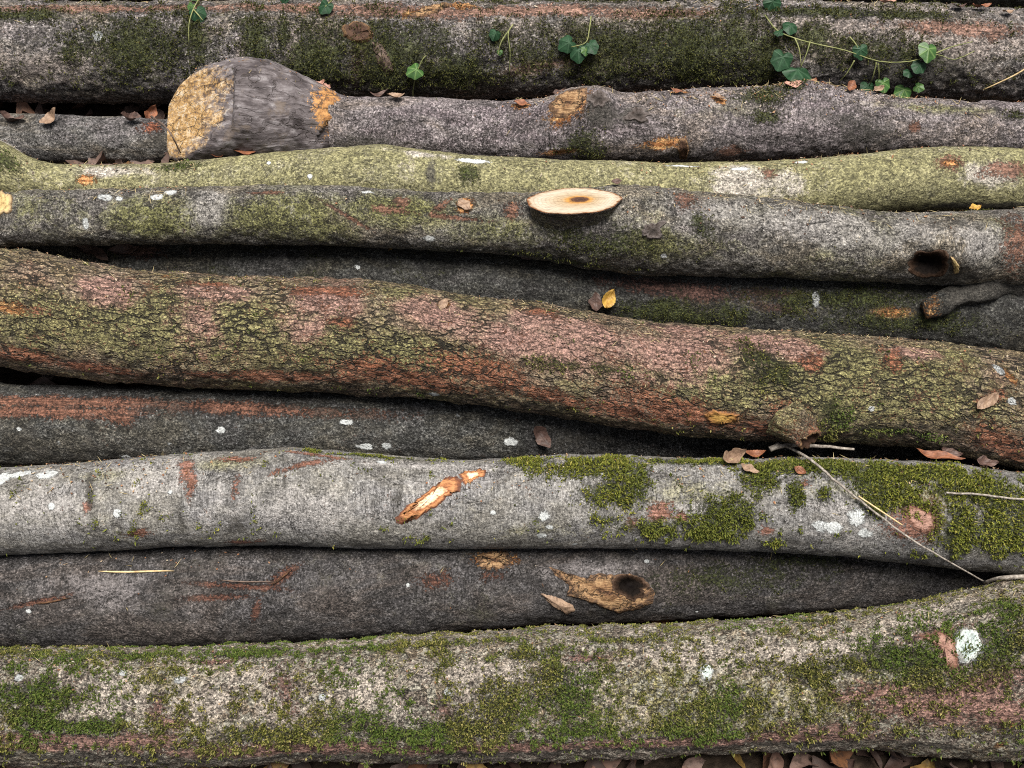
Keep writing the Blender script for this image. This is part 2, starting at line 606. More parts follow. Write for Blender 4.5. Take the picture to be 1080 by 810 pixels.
def curve_pts(ctrl, n=24):
    """Catmull-Rom through 3D control points."""
    c = [np.asarray(p, float) for p in ctrl]
    c = [2 * c[0] - c[1]] + c + [2 * c[-1] - c[-2]]
    out = []
    m = len(c) - 3
    for i in range(m):
        p0, p1, p2, p3 = c[i:i + 4]
        for t in np.linspace(0, 1, max(3, n // m), endpoint=(i == m - 1)):
            out.append(.5 * ((2 * p1) + (-p0 + p2) * t + (2 * p0 - 5 * p1 + 4 * p2 - p3) * t * t + (-p0 + 3 * p1 - 3 * p2 + p3) * t ** 3))
    return np.array(out)
EXPOSURE = 0.85

# ------------------------------------------------------------------ log definitions (traced outlines: x, upper edge, lower edge)
A = Log('A', [(-300, 5, 108), (0, 4, 106), (170, 4, 108), (300, 3, 106), (450, 3, 105), (600, 2, 101), (700, 2, 98), (850, 2, 99), (960, 5, 103), (1080, 13, 109), (1400, 24, 118)],
        [(0, -150), (400, -145), (1080, -135)], lump=.04, rough=1.5, seed=3,
        bumps=[(375, 35, 26, 20, 6), (480, 60, 60, 30, 3), (840, 60, 40, 30, 3)],
        masks=dict(
            moss=[(25, 16, 45, 10), (145, 52, 62, 34, 0), (85, 50, 30, 16, 0, .8), (270, 42, 20, 30), (300, 38, 10, 26), (205, 36, 14, 30), (335, 62, 55, 42),
                  (415, 66, 55, 40), (480, 78, 60, 26), (520, 40, 22, 22), (560, 55, 50, 30, 0, .8), (640, 55, 110, 34, 0, .92), (730, 50, 45, 44), (775, 42, 36, 40), (810, 60, 22, 40),
                  (870, 12, 75, 7), (960, 16, 50, 6), (855, 38, 28, 18), (610, 3, 90, 5), (905, 48, 60, 18, 0, .8), (960, 55, 40, 22, 0, .7), (190, 12, 40, 8, 0, .8)],
            red=[(110, 9, 150, 6), (330, 9, 90, 7), (440, 14, 90, 9), (560, 12, 130, 8), (690, 14, 60, 8), (1010, 30, 60, 8), (590, 66, 60, 8, 8, .8), (380, 66, 14, 30, -20, .8)],
            wood=[(452, 10, 30, 4, 25), (488, 6, 12, 6)], dirt=[(980, 75, 120, 25, 0, .7), (120, 60, 160, 30, 0, .5)], pale=[(1020, 40, 140, 20), (860, 28, 120, 10), (60, 70, 80, 20, 0, .8), (255, 50, 7, 25, -8), (308, 45, 6, 30, -10)],
            lich=[(103, 38, 5, 5)]),
        amp=dict(moss=(.20, .22, 3.0), pale=(.35, .3, 2.2), dirt=(.25, .3, 3.5), red=(.1, .12, 3)))
B = Log('B', [(140, 120, 148), (171, 119, 148), (174, 107, 160), (180, 97, 166), (190, 87, 170), (202, 78, 172), (215, 74, 172), (227, 70, 173), (244, 66, 174), (264, 63.5, 175), (286, 67, 175), (307, 76, 174), (327, 85, 173), (346, 94, 172), (364, 102, 171), (430, 104, 172), (520, 107, 175),
              (575, 104, 175), (590, 99, 175), (603, 94, 174), (620, 91, 174), (638, 92, 173), (652, 97, 173), (690, 97, 172), (760, 95, 170), (810, 93, 169), (850, 89, 168), (880, 93, 166), (950, 103, 164), (1080, 110, 166), (1420, 116, 176)],
        [(170, -40), (300, -62), (500, -85), (1080, -65)], x0=172, lump=.05, rough=1.0, seed=5, width=8,
        bumps=[(610, 108, 34, 22, 10), (634, 106, 14, 14, 4), (655, 110, 10, 20, -4), (300, 78, 40, 16, 3), (325, 138, 26, 12, -4), (250, 128, 26, 16, 3), (210, 140, 18, 14, -2), (270, 96, 30, 8, -2.5), (346, 120, 10, 14, 3), (860, 92, 34, 18, 4), (676, 122, 22, 14, 3), (705, 155, 30, 12, 3)],
        masks=dict(
            moss=[(612, 152, 22, 20, 30), (622, 160, 18, 12), (808, 100, 26, 12), (806, 122, 20, 8, 0, .85), (835, 92, 16, 8), (1070, 122, 14, 6)],
            wood=[(600, 110, 20, 14, 25), (722, 158, 4, 12), (700, 152, 22, 6, 5), (548, 112, 10, 5), (758, 104, 8, 4, -40), (716, 97, 10, 3, -10), (595, 160, 20, 4)],
            dirt=[(634, 120, 18, 16), (668, 120, 16, 9), (900, 130, 90, 20, -20, .6), (375, 155, 40, 12, 0, .8)], red=[(770, 160, 16, 6), (965, 134, 5, 5)], alg=[(1000, 115, 80, 8, 0, .7), (780, 115, 60, 15, 0, .6)]),
        amp=dict(pale=(.35, .25, 2.0), dirt=(.2, .25, 4), moss=(.1, .15, 3)))
B2 = Log('B2', [(-330, 118, 174), (0, 121, 173), (100, 123, 173), (175, 126, 172), (330, 128, 172)], [(0, -105), (170, -125), (330, -150)], x0=-420, x1=330, lump=.03, seed=6,
         masks=dict(red=[(160, 134, 9, 7)], dirt=[(170, 150, 30, 20, 0, .6)]), amp=dict(dirt=(.3, .3, 3)))
C = Log('C', [(-300, 168, 218), (-10, 146, 214), (8, 150, 214), (30, 166, 215), (50, 172, 218), (100, 174, 222), (150, 173, 222), (200, 170, 222), (250, 165, 223), (300, 160, 224), (370, 155, 226), (405, 153, 226), (440, 158, 227), (500, 165, 228),
              (600, 169, 232), (700, 172, 236), (800, 171, 236), (850, 168, 232), (900, 163, 228), (950, 158, 224), (1000, 155, 223), (1080, 157, 224), (1400, 160, 226)],
        [(0, -38), (400, -50), (690, -52), (800, -40), (1000, -18), (1300, -20)], lump=.03, rough=0.5, seed=8,
        bumps=[(-2, 158, 26, 16, 5), (405, 160, 30, 16, 2)],
        masks=dict(moss=[(493, 184, 10, 11), (190, 176, 24, 6), (4, 170, 14, 10, 0, .9)],
                   pale=[(800, 192, 50, 18), (1050, 185, 30, 12), (120, 180, 40, 8, 0, .8), (440, 162, 40, 5, 0, .8), (10, 150, 16, 8)],
                   red=[(812, 183, 6, 8), (1002, 171, 11, 9, 0), (1062, 180, 22, 8)], wood=[(91, 190, 9, 5), (1003, 172, 7, 4)],
                   lich=[(500, 170, 16, 3.5), (846, 171, 7, 2.5), (327, 186, 3, 3), (283, 172, 2.5, 2.5), (720, 175, 18, 2.5, -4, .9), (780, 178, 10, 2)], dirt=[(455, 184, 6, 14, 0, .9), (1050, 218, 80, 6)]),
        amp=dict(alg=(.72, .22, 2.0), pale=(.15, .3, 3.0), dirt=(.12, .25, 5), lich=(.05, .22, 14)))
D = Log('D', [(-330, 205, 262), (0, 203, 261), (100, 199, 259), (200, 197, 257), (300, 196, 257), (380, 197, 260), (450, 203, 263), (550, 204, 270), (600, 200, 280), (660, 197, 288), (700, 199, 290), (750, 203, 291), (800, 209, 292),
              (850, 214, 294), (900, 220, 297), (950, 224, 300), (1000, 223, 302), (1080, 220, 300), (1420, 222, 300)],
        [(0, 0), (1080, 0)], lump=.04, seed=9,
        bumps=[(612, 252, 80, 18, 4), (690, 243, 22, 12, 5), (1012, 260, 44, 30, 10), (1010, 268, 16, 16, 7), (952, 274, 16, 14, 5), (980, 258, 18, 8, 4), (978, 281, 18, 12, -22), (680, 205, 60, 14, 3)],
        masks=dict(moss=[(640, 258, 60, 16, 0, .8), (740, 238, 10, 24, 20, .75), (600, 275, 90, 8, 0, .8), (1020, 222, 30, 4)],
                   alg=[(165, 230, 50, 24), (300, 230, 70, 26), (420, 222, 70, 22), (520, 240, 60, 20, 0, .8), (800, 225, 80, 16, 0, .7), (930, 250, 60, 20, 0, .65), (1050, 245, 30, 25, 0, .6), (700, 260, 80, 18, 0, .8)],
                   pale=[(870, 238, 90, 18, -6), (1030, 252, 30, 18), (220, 220, 20, 22), (760, 222, 60, 14, 0, .8), (960, 245, 40, 18, 0, .8)],
                   red=[(412, 221, 18, 4, 0), (424, 213, 8, 7), (540, 222, 8, 8), (465, 217, 12, 4, 40), (475, 229, 30, 2.5, -4), (366, 228, 26, 2, -30), (725, 212, 16, 10, 0, .8), (1074, 255, 14, 34, 0, .85), (280, 203, 20, 2.5)],
                   wood=[(490, 217, 7, 9, -35)], lich=[(165, 207, 6, 4), (126, 209, 5, 4), (180, 203, 6, 4), (91, 236, 3.5, 5), (110, 208, 8, 4), (453, 252, 5, 3), (388, 202, 6, 2.5), (700, 270, 3, 3)],
                   dirt=[(978, 280, 30, 20), (1000, 292, 40, 10), (40, 250, 60, 10, 0, .6), (1010, 235, 30, 10, 0, .7)]),  # includes darkening that blends the hollow's painted shade into the bark
        amp=dict(alg=(.32, .25, 2.2), pale=(.2, .25, 2.5), dirt=(.22, .28, 3.5), moss=(.05, .15, 3), lich=(.05, .24, 13)))
E = Log('E', [(-330, 232, 300), (0, 244, 312), (150, 252, 322), (300, 255, 328), (400, 258, 332), (500, 263, 338), (600, 272, 346), (700, 280, 352), (850, 288, 362), (1080, 296, 376), (1420, 300, 390)],
        [(0, -92), (500, -74), (1080, -62)], lump=.05, seed=12,
        masks=dict(moss=[(715, 330, 70, 14), (880, 315, 90, 18, 0, .8), (960, 340, 100, 16, 0, .8)], red=[(720, 306, 70, 9, -3), (820, 310, 30, 6, 0, .9), (150, 265, 20, 8), (830, 325, 30, 6, 0, .8)],
                   lich=[(861, 316, 4, 8), (377, 282, 3, 3)], wood=[(940, 330, 20, 6, 0)]),
        amp=dict(dirt=(.3, .3, 3), moss=(.25, .25, 3), lich=(.08, .22, 16)))
E2 = Log('E2', [(700, 352, 402), (950, 345, 400), (1080, 342, 398), (1420, 335, 395)], [(700, -160), (1080, -140)], x0=690, x1=1420, lump=.03, seed=13,
         masks=dict(red=[(1020, 355, 26, 4, 45)], lich=[(985, 363, 4, 2), (995, 361, 4, 2), (1004, 364, 3, 2), (1046, 362, 3, 2), (1056, 366, 4, 2)]), amp=dict(dirt=(.3, .3, 3), lich=(.05, .22, 16)))
F = Log('F', [(-330, 248, 362), (0, 262, 388), (50, 267, 396), (100, 277, 403), (150, 284, 406), (200, 288, 409), (300, 293, 413), (350, 294, 414), (420, 298, 418), (500, 312, 426), (560, 320, 434), (640, 332, 446), (700, 342, 456),
              (780, 347, 464), (860, 352, 466), (950, 357, 469), (1000, 362, 477), (1080, 374, 494), (1420, 420, 546)],
        [(0, 0), (1080, 0)], lump=.05, rough=1.3, seed=15,
        bumps=[(848, 452, 30, 22, 6), (820, 430, 60, 30, 4), (560, 345, 40, 20, 2), (900, 372, 70, 20, 3)],
        masks=dict(crack=[],
                   alg=[(160, 345, 160, 45), (60, 340, 90, 40), (330, 360, 90, 34), (420, 375, 80, 26), (560, 375, 70, 20, 0, .7), (900, 400, 90, 50), (980, 420, 110, 45), (760, 405, 60, 34), (650, 390, 60, 18, 0, .8), (430, 310, 40, 14, 0, .8), (1000, 375, 70, 14, 0, .8)],
                   pale=[(112, 306, 34, 20), (210, 340, 24, 26, 0, .9), (225, 308, 34, 12), (350, 318, 40, 18), (455, 330, 40, 20), (565, 336, 34, 16), (560, 365, 90, 18, -5), (620, 352, 40, 16), (700, 372, 60, 26), (720, 350, 40, 14), (800, 362, 50, 14), (850, 372, 22, 12), (955, 370, 30, 8), (330, 345, 30, 20, 0, .8), (660, 395, 60, 10, 0, .8)],
                   red=[(40, 378, 60, 9, -5), (95, 388, 50, 8, -4), (230, 396, 30, 5), (300, 398, 60, 8), (395, 388, 40, 12), (440, 400, 70, 12, -4), (510, 396, 50, 16, -8), (590, 420, 70, 10, -8), (650, 432, 40, 14), (720, 436, 60, 16, -10), (800, 452, 60, 13, -10), (835, 440, 26, 14, -30, .9), (25, 325, 24, 6, 0, .8), (360, 340, 14, 5, 0, .8), (1060, 470, 40, 16, -20), (1045, 420, 14, 6, 30), (855, 383, 12, 8), (345, 306, 34, 8, 0, .9), (225, 300, 26, 5, 0, .8), (565, 328, 24, 7, 0, .8), (940, 378, 12, 14, 0, .8)],
                   wood=[(762, 440, 18, 7, 0), (467, 320, 6, 6), (1066, 400, 5, 12, 30, .8), (175, 292, 4, 5, 0, .7), (8, 325, 16, 5)],
                   moss=[(800, 378, 26, 14, -25), (815, 396, 26, 16), (790, 365, 20, 10, 0, .8), (880, 442, 18, 20), (876, 460, 10, 14), (640, 390, 30, 8, 0, .8), (955, 455, 60, 6, 0, .8), (590, 385, 40, 8, 0, .7)],
                   lich=[(1054, 390, 4, 7, 30), (919, 431, 3.5, 3), (1067, 424, 5, 4), (457, 416, 6, 3, 30)],
                   dirt=[(180, 400, 150, 5, 0, .6), (960, 448, 60, 8, 0, .7)]),
        amp=dict(crack=(.85, .25, 1.5), alg=(.42, .28, 2.0), pale=(.22, .28, 2.2), red=(.18, .2, 2.6), dirt=(.15, .3, 4), moss=(.15, .2, 3.5), wood=(.0, .2, 6), lich=(.02, .2, 14)))
Gl = Log('G', [(-330, 398, 492), (0, 404, 494), (200, 408, 490), (400, 412, 490), (600, 420, 492), (800, 430, 496), (1080, 440, 500), (1420, 448, 506)],
         [(0, -52), (300, -58), (600, -84), (800, -100), (1080, -105)], lump=.03, seed=17,
         masks=dict(red=[(60, 424, 130, 7, 0), (240, 430, 130, 7, -2), (40, 434, 110, 7, 0), (130, 440, 12, 10, 0, .9)],
                    lich=[(233, 454, 4, 3), (132, 482, 6, 3), (538, 466, 6, 4), (385, 471, 8, 3), (407, 470, 5, 3), (365, 445, 6, 3), (20, 453, 2.5, 2)]),
         amp=dict(dirt=(.36, .3, 3), lich=(.20, .38, 18), red=(.05, .15, 3)))
H = Log('H', [(-330, 496, 590), (0, 493, 586), (100, 487, 581), (200, 478, 575), (300, 472, 574), (340, 475, 576), (400, 480, 578), (450, 484, 578), (500, 486, 578), (560, 481, 578), (640, 478, 578), (700, 482, 579), (800, 483, 581),
              (850, 482, 584), (900, 485, 588), (1000, 487, 598), (1080, 500, 606), (1420, 520, 640)],
        [(0, 0), (1080, 0)], lump=.04, rough=0.6, seed=20, moss_low=-48,
        bumps=[(300, 500, 60, 30, 3), (440, 520, 40, 30, 2), (960, 560, 50, 25, 4), (120, 560, 60, 20, 2)],
        masks=dict(
            moss=[(400, 482, 60, 3, 0, .9), (330, 476, 20, 4, 0, .9), (558, 487, 28, 9), (610, 492, 45, 14), (650, 494, 32, 24), (650, 520, 34, 16), (672, 500, 18, 24), (640, 548, 20, 8, 0, .8), (690, 557, 40, 12, 0, .9), (740, 487, 70, 8),
                  (765, 545, 30, 20, 10), (752, 562, 30, 12), (800, 500, 16, 22), (830, 492, 40, 12), (880, 492, 60, 12), (950, 498, 80, 16), (940, 520, 50, 16, -20), (1030, 515, 50, 26), (1010, 555, 26, 26), (1055, 555, 36, 30), (840, 520, 8, 16), (925, 530, 20, 10), (815, 575, 30, 10, 0, .8), (870, 522, 8, 8), (990, 590, 40, 10, 0, .8)],
            pale=[(160, 500, 40, 25), (330, 540, 60, 30, 0, .8), (40, 535, 60, 30, 0, .8), (470, 492, 90, 6), (750, 538, 40, 8), (880, 540, 30, 20, 0, .8)],
            red=[(197, 495, 6, 16, 15), (201, 508, 4, 14), (320, 490, 26, 3, 22), (250, 484, 16, 4, 0), (146, 562, 11, 5), (255, 572, 12, 4), (272, 571, 6, 3), (92, 535, 4, 5), (248, 515, 4, 14, 0, .8), (695, 541, 12, 9, 30), (668, 552, 8, 8, 0, .8), (970, 548, 26, 20, 10), (808, 560, 7, 6), (850, 510, 5, 5), (720, 546, 6, 5), (335, 480, 30, 3, -5)],
            lich=[(26, 499, 11, 5, 8), (51, 500, 11, 6, 8), (4, 504, 8, 9), (124, 541, 5, 4), (179, 519, 3, 3), (54, 534, 3, 3), (574, 544, 6, 5), (580, 556, 4, 3), (572, 565, 5, 3), (606, 574, 3, 2), (865, 555, 7, 6), (880, 557, 9, 6), (904, 546, 8, 8), (913, 563, 7, 5), (769, 561, 5, 3), (1058, 578, 5, 3), (403, 487, 5, 2.5), (702, 568, 2, 2), (632, 500, 4, 2), (520, 541, 2.5, 2)],
            dirt=[(95, 520, 5, 30, 10, .85), (190, 545, 6, 30, 0, .7), (75, 575, 60, 6, 0, .6), (250, 555, 20, 14, 0, .6), (420, 525, 6, 30, -10, .7), (300, 505, 4, 20, 0, .6), (520, 520, 10, 10, 0, .6)],
            alg=[(130, 500, 60, 12, 0, .8), (230, 490, 50, 10, 0, .7), (560, 560, 60, 14, 0, .5), (940, 520, 120, 20, 0, .6), (760, 520, 80, 20, 0, .6)]),
        amp=dict(moss=(.08, .2, 3.2), pale=(.3, .22, 2.0), alg=(.2, .2, 2.4), dirt=(.16, .22, 3.5), lich=(.04, .24, 15), red=(.0, .12, 3)))
I = Log('I', [(-330, 572, 684), (0, 574, 683), (100, 574, 684), (200, 572, 684), (300, 570, 678), (400, 570, 672), (500, 568, 664), (600, 564, 657), (700, 562, 653), (800, 560, 648), (900, 558, 642), (1000, 556, 636), (1420, 545, 620)],
        [(-50, -56), (0, -54), (500, -55), (1000, -88), (1300, -95)], lump=.05, rough=0.8, seed=23,
        bumps=[(645, 622, 54, 26, 8), (664, 617, 15, 9, -14), (300, 600, 30, 10, 2)],
        masks=dict(red=[(250, 618, 40, 3, -6), (300, 606, 16, 5, 35), (270, 645, 4, 12, -15), (230, 630, 30, 3, 0, .9), (460, 612, 16, 8, 0, .8), (520, 608, 14, 6, 0, .6), (40, 635, 30, 2.5, 12)],
                   wood=[(520, 590, 20, 8)], moss=[(760, 610, 80, 20, 0, .75), (850, 590, 80, 20, 0, .7), (720, 620, 20, 20, 0, .7)], lich=[(30, 645, 3, 2), (682, 592, 2.5, 2), (430, 617, 2, 2), (735, 645, 2, 1.5)],
                   pale=[(110, 620, 60, 20, 0, .8), (620, 600, 60, 12, 0, .8)]),
        amp=dict(dirt=(.30, .3, 2.6), alg=(.22, .25, 2.0), pale=(.2, .25, 2.2), lich=(.06, .24, 17), moss=(.1, .15, 3)))
J = Log('J', [(-330, 690, 806), (0, 685, 804), (100, 684, 806), (200, 684, 806), (300, 678, 803), (400, 674, 801), (500, 668, 800), (600, 662, 799), (700, 660, 796), (800, 656, 790), (900, 647, 789), (950, 638, 791), (1000, 627, 794), (1040, 617, 797),
              (1080, 610, 797), (1200, 590, 796), (1420, 560, 790)],
        [(0, 0), (1080, 0)], lump=.04, rough=1.5, seed=26, moss_low=-34,
        bumps=[(1000, 690, 40, 36, 6), (1050, 745, 60, 30, 6), (820, 745, 70, 20, 3), (560, 730, 60, 30, 3)],
        masks=dict(
            moss=[(20, 688, 60, 8, 0, .95), (120, 692, 90, 8, 0, .9), (260, 690, 80, 10, 0, .85), (40, 735, 60, 22, 0, .85), (70, 765, 80, 8), (25, 755, 40, 14), (280, 775, 80, 12, 0, .9), (360, 770, 60, 16, 0, .85), (430, 775, 40, 9), (500, 770, 60, 18), (530, 745, 50, 26, 0, .9), (600, 735, 40, 28), (590, 715, 30, 16, 0, .9),
                  (620, 770, 60, 12, 0, .85), (720, 765, 60, 16, 0, .85), (770, 745, 50, 24, 0, .8), (850, 710, 40, 14), (800, 700, 30, 8, 0, .85), (910, 700, 45, 14), (970, 700, 26, 28, 0), (985, 675, 20, 14, 0, .9), (940, 690, 50, 18, 0, .9), (1060, 680, 40, 26, 25), (1072, 650, 20, 30, 20), (1040, 700, 16, 12), (560, 690, 60, 10, 0, .8), (450, 680, 120, 8, 0, .85), (880, 740, 40, 10, 0, .75), (660, 675, 40, 8, 0, .8), (870, 655, 60, 6, 0, .8)],
            red=[(300, 789, 150, 9), (520, 790, 140, 9), (700, 786, 120, 9), (840, 778, 80, 9), (70, 780, 120, 6, -2), (150, 782, 40, 8), (40, 788, 60, 5), (1040, 725, 40, 16, 20), (1000, 745, 70, 18), (930, 730, 40, 10, 0, .9), (1060, 750, 40, 20), (905, 735, 26, 6), (1000, 690, 9, 24, 15), (985, 668, 26, 5, 8), (470, 752, 10, 14, 40, .7), (620, 695, 22, 4, 0, .8), (230, 697, 20, 3), (165, 745, 8, 14, 0, .8), (180, 763, 14, 6, 0, .9), (300, 725, 12, 24, 20, .7), (870, 770, 60, 10, 0, .8)],
            pale=[(280, 712, 40, 12), (120, 730, 40, 22), (300, 740, 26, 20), (850, 690, 110, 18, 4), (740, 690, 70, 18), (480, 710, 70, 18, 0, .9), (390, 730, 40, 20, 0, .9), (220, 745, 30, 16, 0, .8), (990, 645, 50, 12, 12), (470, 755, 14, 18, 0, .9)],
            dirt=[(300, 798, 260, 6, 0, .8), (700, 792, 200, 6, 0, .8), (80, 798, 120, 7, 0, .8), (1000, 788, 90, 10, 0, .6), (550, 795, 150, 6, 0, .8), (850, 785, 60, 8, 0, .7)],  # darker strip along the lower edge
            wood=[(1055, 785, 8, 5, 30, .8), (1068, 765, 4, 5, 0, .8)], alg=[(800, 750, 110, 30), (660, 740, 60, 30, 0, .9), (720, 715, 80, 20, 0, .7), (170, 715, 50, 20, 0, .8), (950, 720, 60, 20, 0, .8)],
            lich=[(1020, 680, 14, 17), (745, 709, 6, 8), (472, 729, 3, 4), (191, 717, 7, 4, 0, .95), (130, 710, 4, 3), (20, 715, 4, 4), (340, 735, 4, 4)]),
        amp=dict(moss=(.33, .26, 6.0), pale=(.36, .28, 3.0), alg=(.30, .25, 3), dirt=(.1, .25, 4), red=(.1, .18, 3), lich=(.06, .26, 12)))
Z = Log('Z', [(-300, -120, 2), (500, -110, 3), (720, -106, 4), (960, -98, 10), (1080, -94, 15), (1420, -84, 24)], [(0, -178), (1080, -178)], lump=.04, seed=31,
        masks=dict(), amp=dict(moss=(.35, .25, 3), dirt=(.4, .2, 3)))

# ------------------------------------------------------------------ bark materials
mA = bark_mat('bark_grey_mossy', (.035, .032, .03), (.16, .148, .14), (.34, .32, .31), pale=(.26, .22, .20), red=((.16, .085, .06), (.30, .18, .14)), wrinkle=.3, speck=.9, grit_k=.65)
mB = bark_mat('bark_lilac_grey', (.06, .052, .054), (.20, .178, .18), (.36, .325, .33), pale=(.22, .19, .195), alg=(.12, .12, .04), red=((.11, .05, .032), (.22, .115, .08)), wrinkle=.35, speck=.8, grit_k=.5, hair=.9, tint=((1.1, 1.0, .84), (1.0, .92, .98)))
mB2 = bark_mat('bark_dull_grey', (.045, .044, .042), (.125, .12, .115), (.22, .21, .205), wrinkle=.2, grit_k=.6)
mC = bark_mat('bark_olive', (.09, .085, .06), (.25, .24, .19), (.40, .39, .34), alg=(.165, .155, .072), pale=(.34, .31, .28), red=((.11, .05, .032), (.22, .115, .08)), wrinkle=.15, speck=.4, bump=.002, algc=.55, grit_k=.55, hair=.5, tint=((1.08, 1.0, .80), (1.05, .97, 1.02)))
mD = bark_mat('bark_grey_green', (.045, .042, .038), (.16, .15, .135), (.31, .295, .275), alg=(.115, .115, .038), pale=(.26, .245, .235), red=((.11, .05, .032), (.22, .115, .08)), wrinkle=.35, speck=.85, grit_k=.55, hair=.9)
mE = bark_mat('bark_charcoal_shade', (.017, .017, .016), (.05, .05, .047), (.11, .11, .10), red=((.07, .035, .028), (.14, .075, .06)), wrinkle=.2, grit_k=.6)  # charcoal bark, lowered further to stand in for shade in the gaps
mF = bark_mat('bark_fissured_red', (.10, .075, .055), (.26, .20, .145), (.42, .34, .26), alg=(.19, .18, .075), pale=(.38, .225, .19), red=((.22, .075, .038), (.40, .18, .11)), wrinkle=.0, speck=.7,
              crack=(26, 95), bump=.0045, stain=(.02, .017, .012), flecks=.35, grit_k=.5, hair=.3, hue=.7, tint=((1.05, 1.02, .75), (1.12, .88, .80)))
mG = bark_mat('bark_speckled_shade', (.017, .017, .016), (.06, .061, .058), (.16, .16, .153), red=((.10, .045, .028), (.22, .10, .065)), wrinkle=.1, speck=.8, grit_k=.6)  # speckled grey bark with recess shade worked into its tones
mH = bark_mat('bark_light_grey', (.13, .125, .12), (.225, .218, .21), (.32, .314, .305), alg=(.19, .18, .10), pale=(.30, .285, .275), red=((.14, .055, .03), (.34, .17, .13)), wrinkle=.5, speck=.5, flecks=.3, bump=.0022, grit_k=.28, hair=.8, hue=.7, tint=((1.03, 1.0, .90), (.97, .97, 1.03)))
mI = bark_mat('bark_slate_shade', (.022, .02, .02), (.074, .069, .069), (.16, .15, .15), alg=(.07, .075, .04), pale=(.17, .155, .155), red=((.08, .032, .02), (.17, .08, .055)), wrinkle=.25, speck=.5, flecks=.3, grit_k=.42, hair=.9, tint=((1.1, .98, .88), (.95, .96, 1.0)))  # slate bark, darkened in colour for the shade of its sunken place
mJ = bark_mat('bark_pale_crusty', (.048, .04, .031), (.18, .148, .12), (.34, .295, .25), alg=(.17, .155, .06), pale=(.36, .315, .27), red=((.15, .08, .065), (.31, .18, .15)), wrinkle=.15, speck=.9, bump=.005, mottle=(.32, .305, .25), moss_off=.24, grit_k=.85)

g = G('moss_green')
rnd, tip, zone = g.attr('rnd'), g.attr('tip'), g.attr('zone')
c = g.ramp(rnd, [(0, (.022, .030, .006)), (.4, (.075, .092, .013)), (.75, (.15, .165, .022)), (1, (.24, .21, .05))])
c = g.mix(g.mr(zone, .35, .62), g.mix(.55, c, (.035, .055, .012)), c)
c = g.mix(g.math('MULTIPLY', tip, .35), c, (.17, .17, .035))
mMoss = g.finish(c, None, rough=.8, spec=.15)
g = G('moss_dark')
c = g.ramp(g.attr('rnd'), [(0, (.012, .015, .005)), (.6, (.034, .040, .010)), (1, (.085, .08, .025))])
c = g.mix(g.math('MULTIPLY', g.attr('tip'), .25), c, (.11, .115, .03))
mMossD = g.finish(c, None, rough=.8, spec=.15)
g = G('moss_olive')
c = g.ramp(g.attr('rnd'), [(0, (.026, .028, .008)), (.45, (.075, .082, .018)), (.8, (.15, .145, .036)), (1, (.25, .21, .08))])
c = g.mix(g.mr(g.attr('zone'), .36, .6), c, g.mix(.65, c, (.045, .085, .014)))
mMossO = g.finish(c, None, rough=.8, spec=.15)


def wood_mat(name, stops, ring=0, streak=(60, 700), bump=.0015, edge=None, rough=.75, dark=None, cracks=0, spec=.25, kn=.22, sk=.75):
    g = G(name)
    bc = g.attr('bc', True)
    k = g.attr('k')
    nz = g.noise(bc, 130, 4, .65)
    st = g.noise(g.scale(bc, (streak[0], streak[1], streak[1])), 1.0, 4, .65, .5)
    kk = g.math('ADD', k, g.math('MULTIPLY_ADD', nz, kn * 2, -kn))
    c = g.ramp(kk, stops)
    h = g.math('ADD', g.math('MULTIPLY', nz, .6), g.math('MULTIPLY', st, .7))
    if ring:
        rg = g.math('SINE', g.math('MULTIPLY_ADD', g.math('ADD', k, g.math('MULTIPLY', nz, .05)), ring, 0))
        c = g.mix(g.mr(rg, .2, 1, 0, .22), c, (.16, .09, .04))
    c = g.mix(g.mr(st, .52, .36, 0, sk), c, g.mix(1, c, (.34, .28, .24), 'MULTIPLY'))
    c = g.mix(g.mr(nz, .56, .70, 0, sk * .45), c, g.mix(1, c, (1.5, 1.5, 1.5), 'MULTIPLY'))
    if cracks:
        ed = g.voro(g.vadd(g.scale(bc, (cracks, cracks * 3, cracks * 3)), g.scale(g.noise(bc, 80, 3, color=True), 1.2)), 1.0)
        ln = g.math('MULTIPLY', g.mr(ed, .05, .01), .6)
        c = g.mix(ln, c, (.02, .015, .012))
        h = g.math('SUBTRACT', h, ln)
    return g.finish(c, h, bump, rough, spec)


mEnd = wood_mat('sawn_end_grain', [(0, (.16, .09, .04)), (.25, (.42, .30, .17)), (.85, (.48, .36, .22)), (.95, (.16, .09, .05)), (1, (.06, .05, .045))], ring=90, streak=(300, 300))
mCut = wood_mat('fresh_cut_face', [(0, (.035, .018, .014)), (.17, (.07, .03, .018)), (.25, (.40, .20, .05)), (.36, (.33, .245, .15)), (.80, (.42, .375, .30)), (.945, (.36, .29, .21)), (.98, (.18, .075, .028)), (1, (.11, .045, .02))], ring=85, streak=(60, 260), bump=.0008, kn=.09, sk=.5)
mScar = wood_mat('peeled_scar', [(0, (.80, .66, .48)), (.38, (.68, .48, .30)), (.52, (.26, .10, .04)), (.75, (.40, .19, .08)), (.9, (.14, .05, .025)), (1, (.10, .05, .035))], streak=(120, 500))
mKnot = wood_mat('brown_knot_wood', [(0, (.11, .055, .03)), (.35, (.22, .125, .06)), (.6, (.33, .21, .11)), (.8, (.20, .115, .06)), (1, (.09, .055, .035))], streak=(45, 420), bump=.006, cracks=14, kn=.9)
mKnotGrey = wood_mat('weathered_knot', [(0, (.025, .021, .019)), (.5, (.055, .046, .042)), (.85, (.10, .085, .08)), (1, (.13, .115, .11))], streak=(200, 200), bump=.004, spec=.1, kn=.5)
mHole = wood_mat('hollow_shade', [(0, (.004, .003, .003)), (.6, (.008, .006, .005)), (.85, (.03, .018, .012)), (1, (.07, .045, .032))], streak=(200, 200), bump=.003, spec=.04)  # near-black colour standing in for the shade inside holes
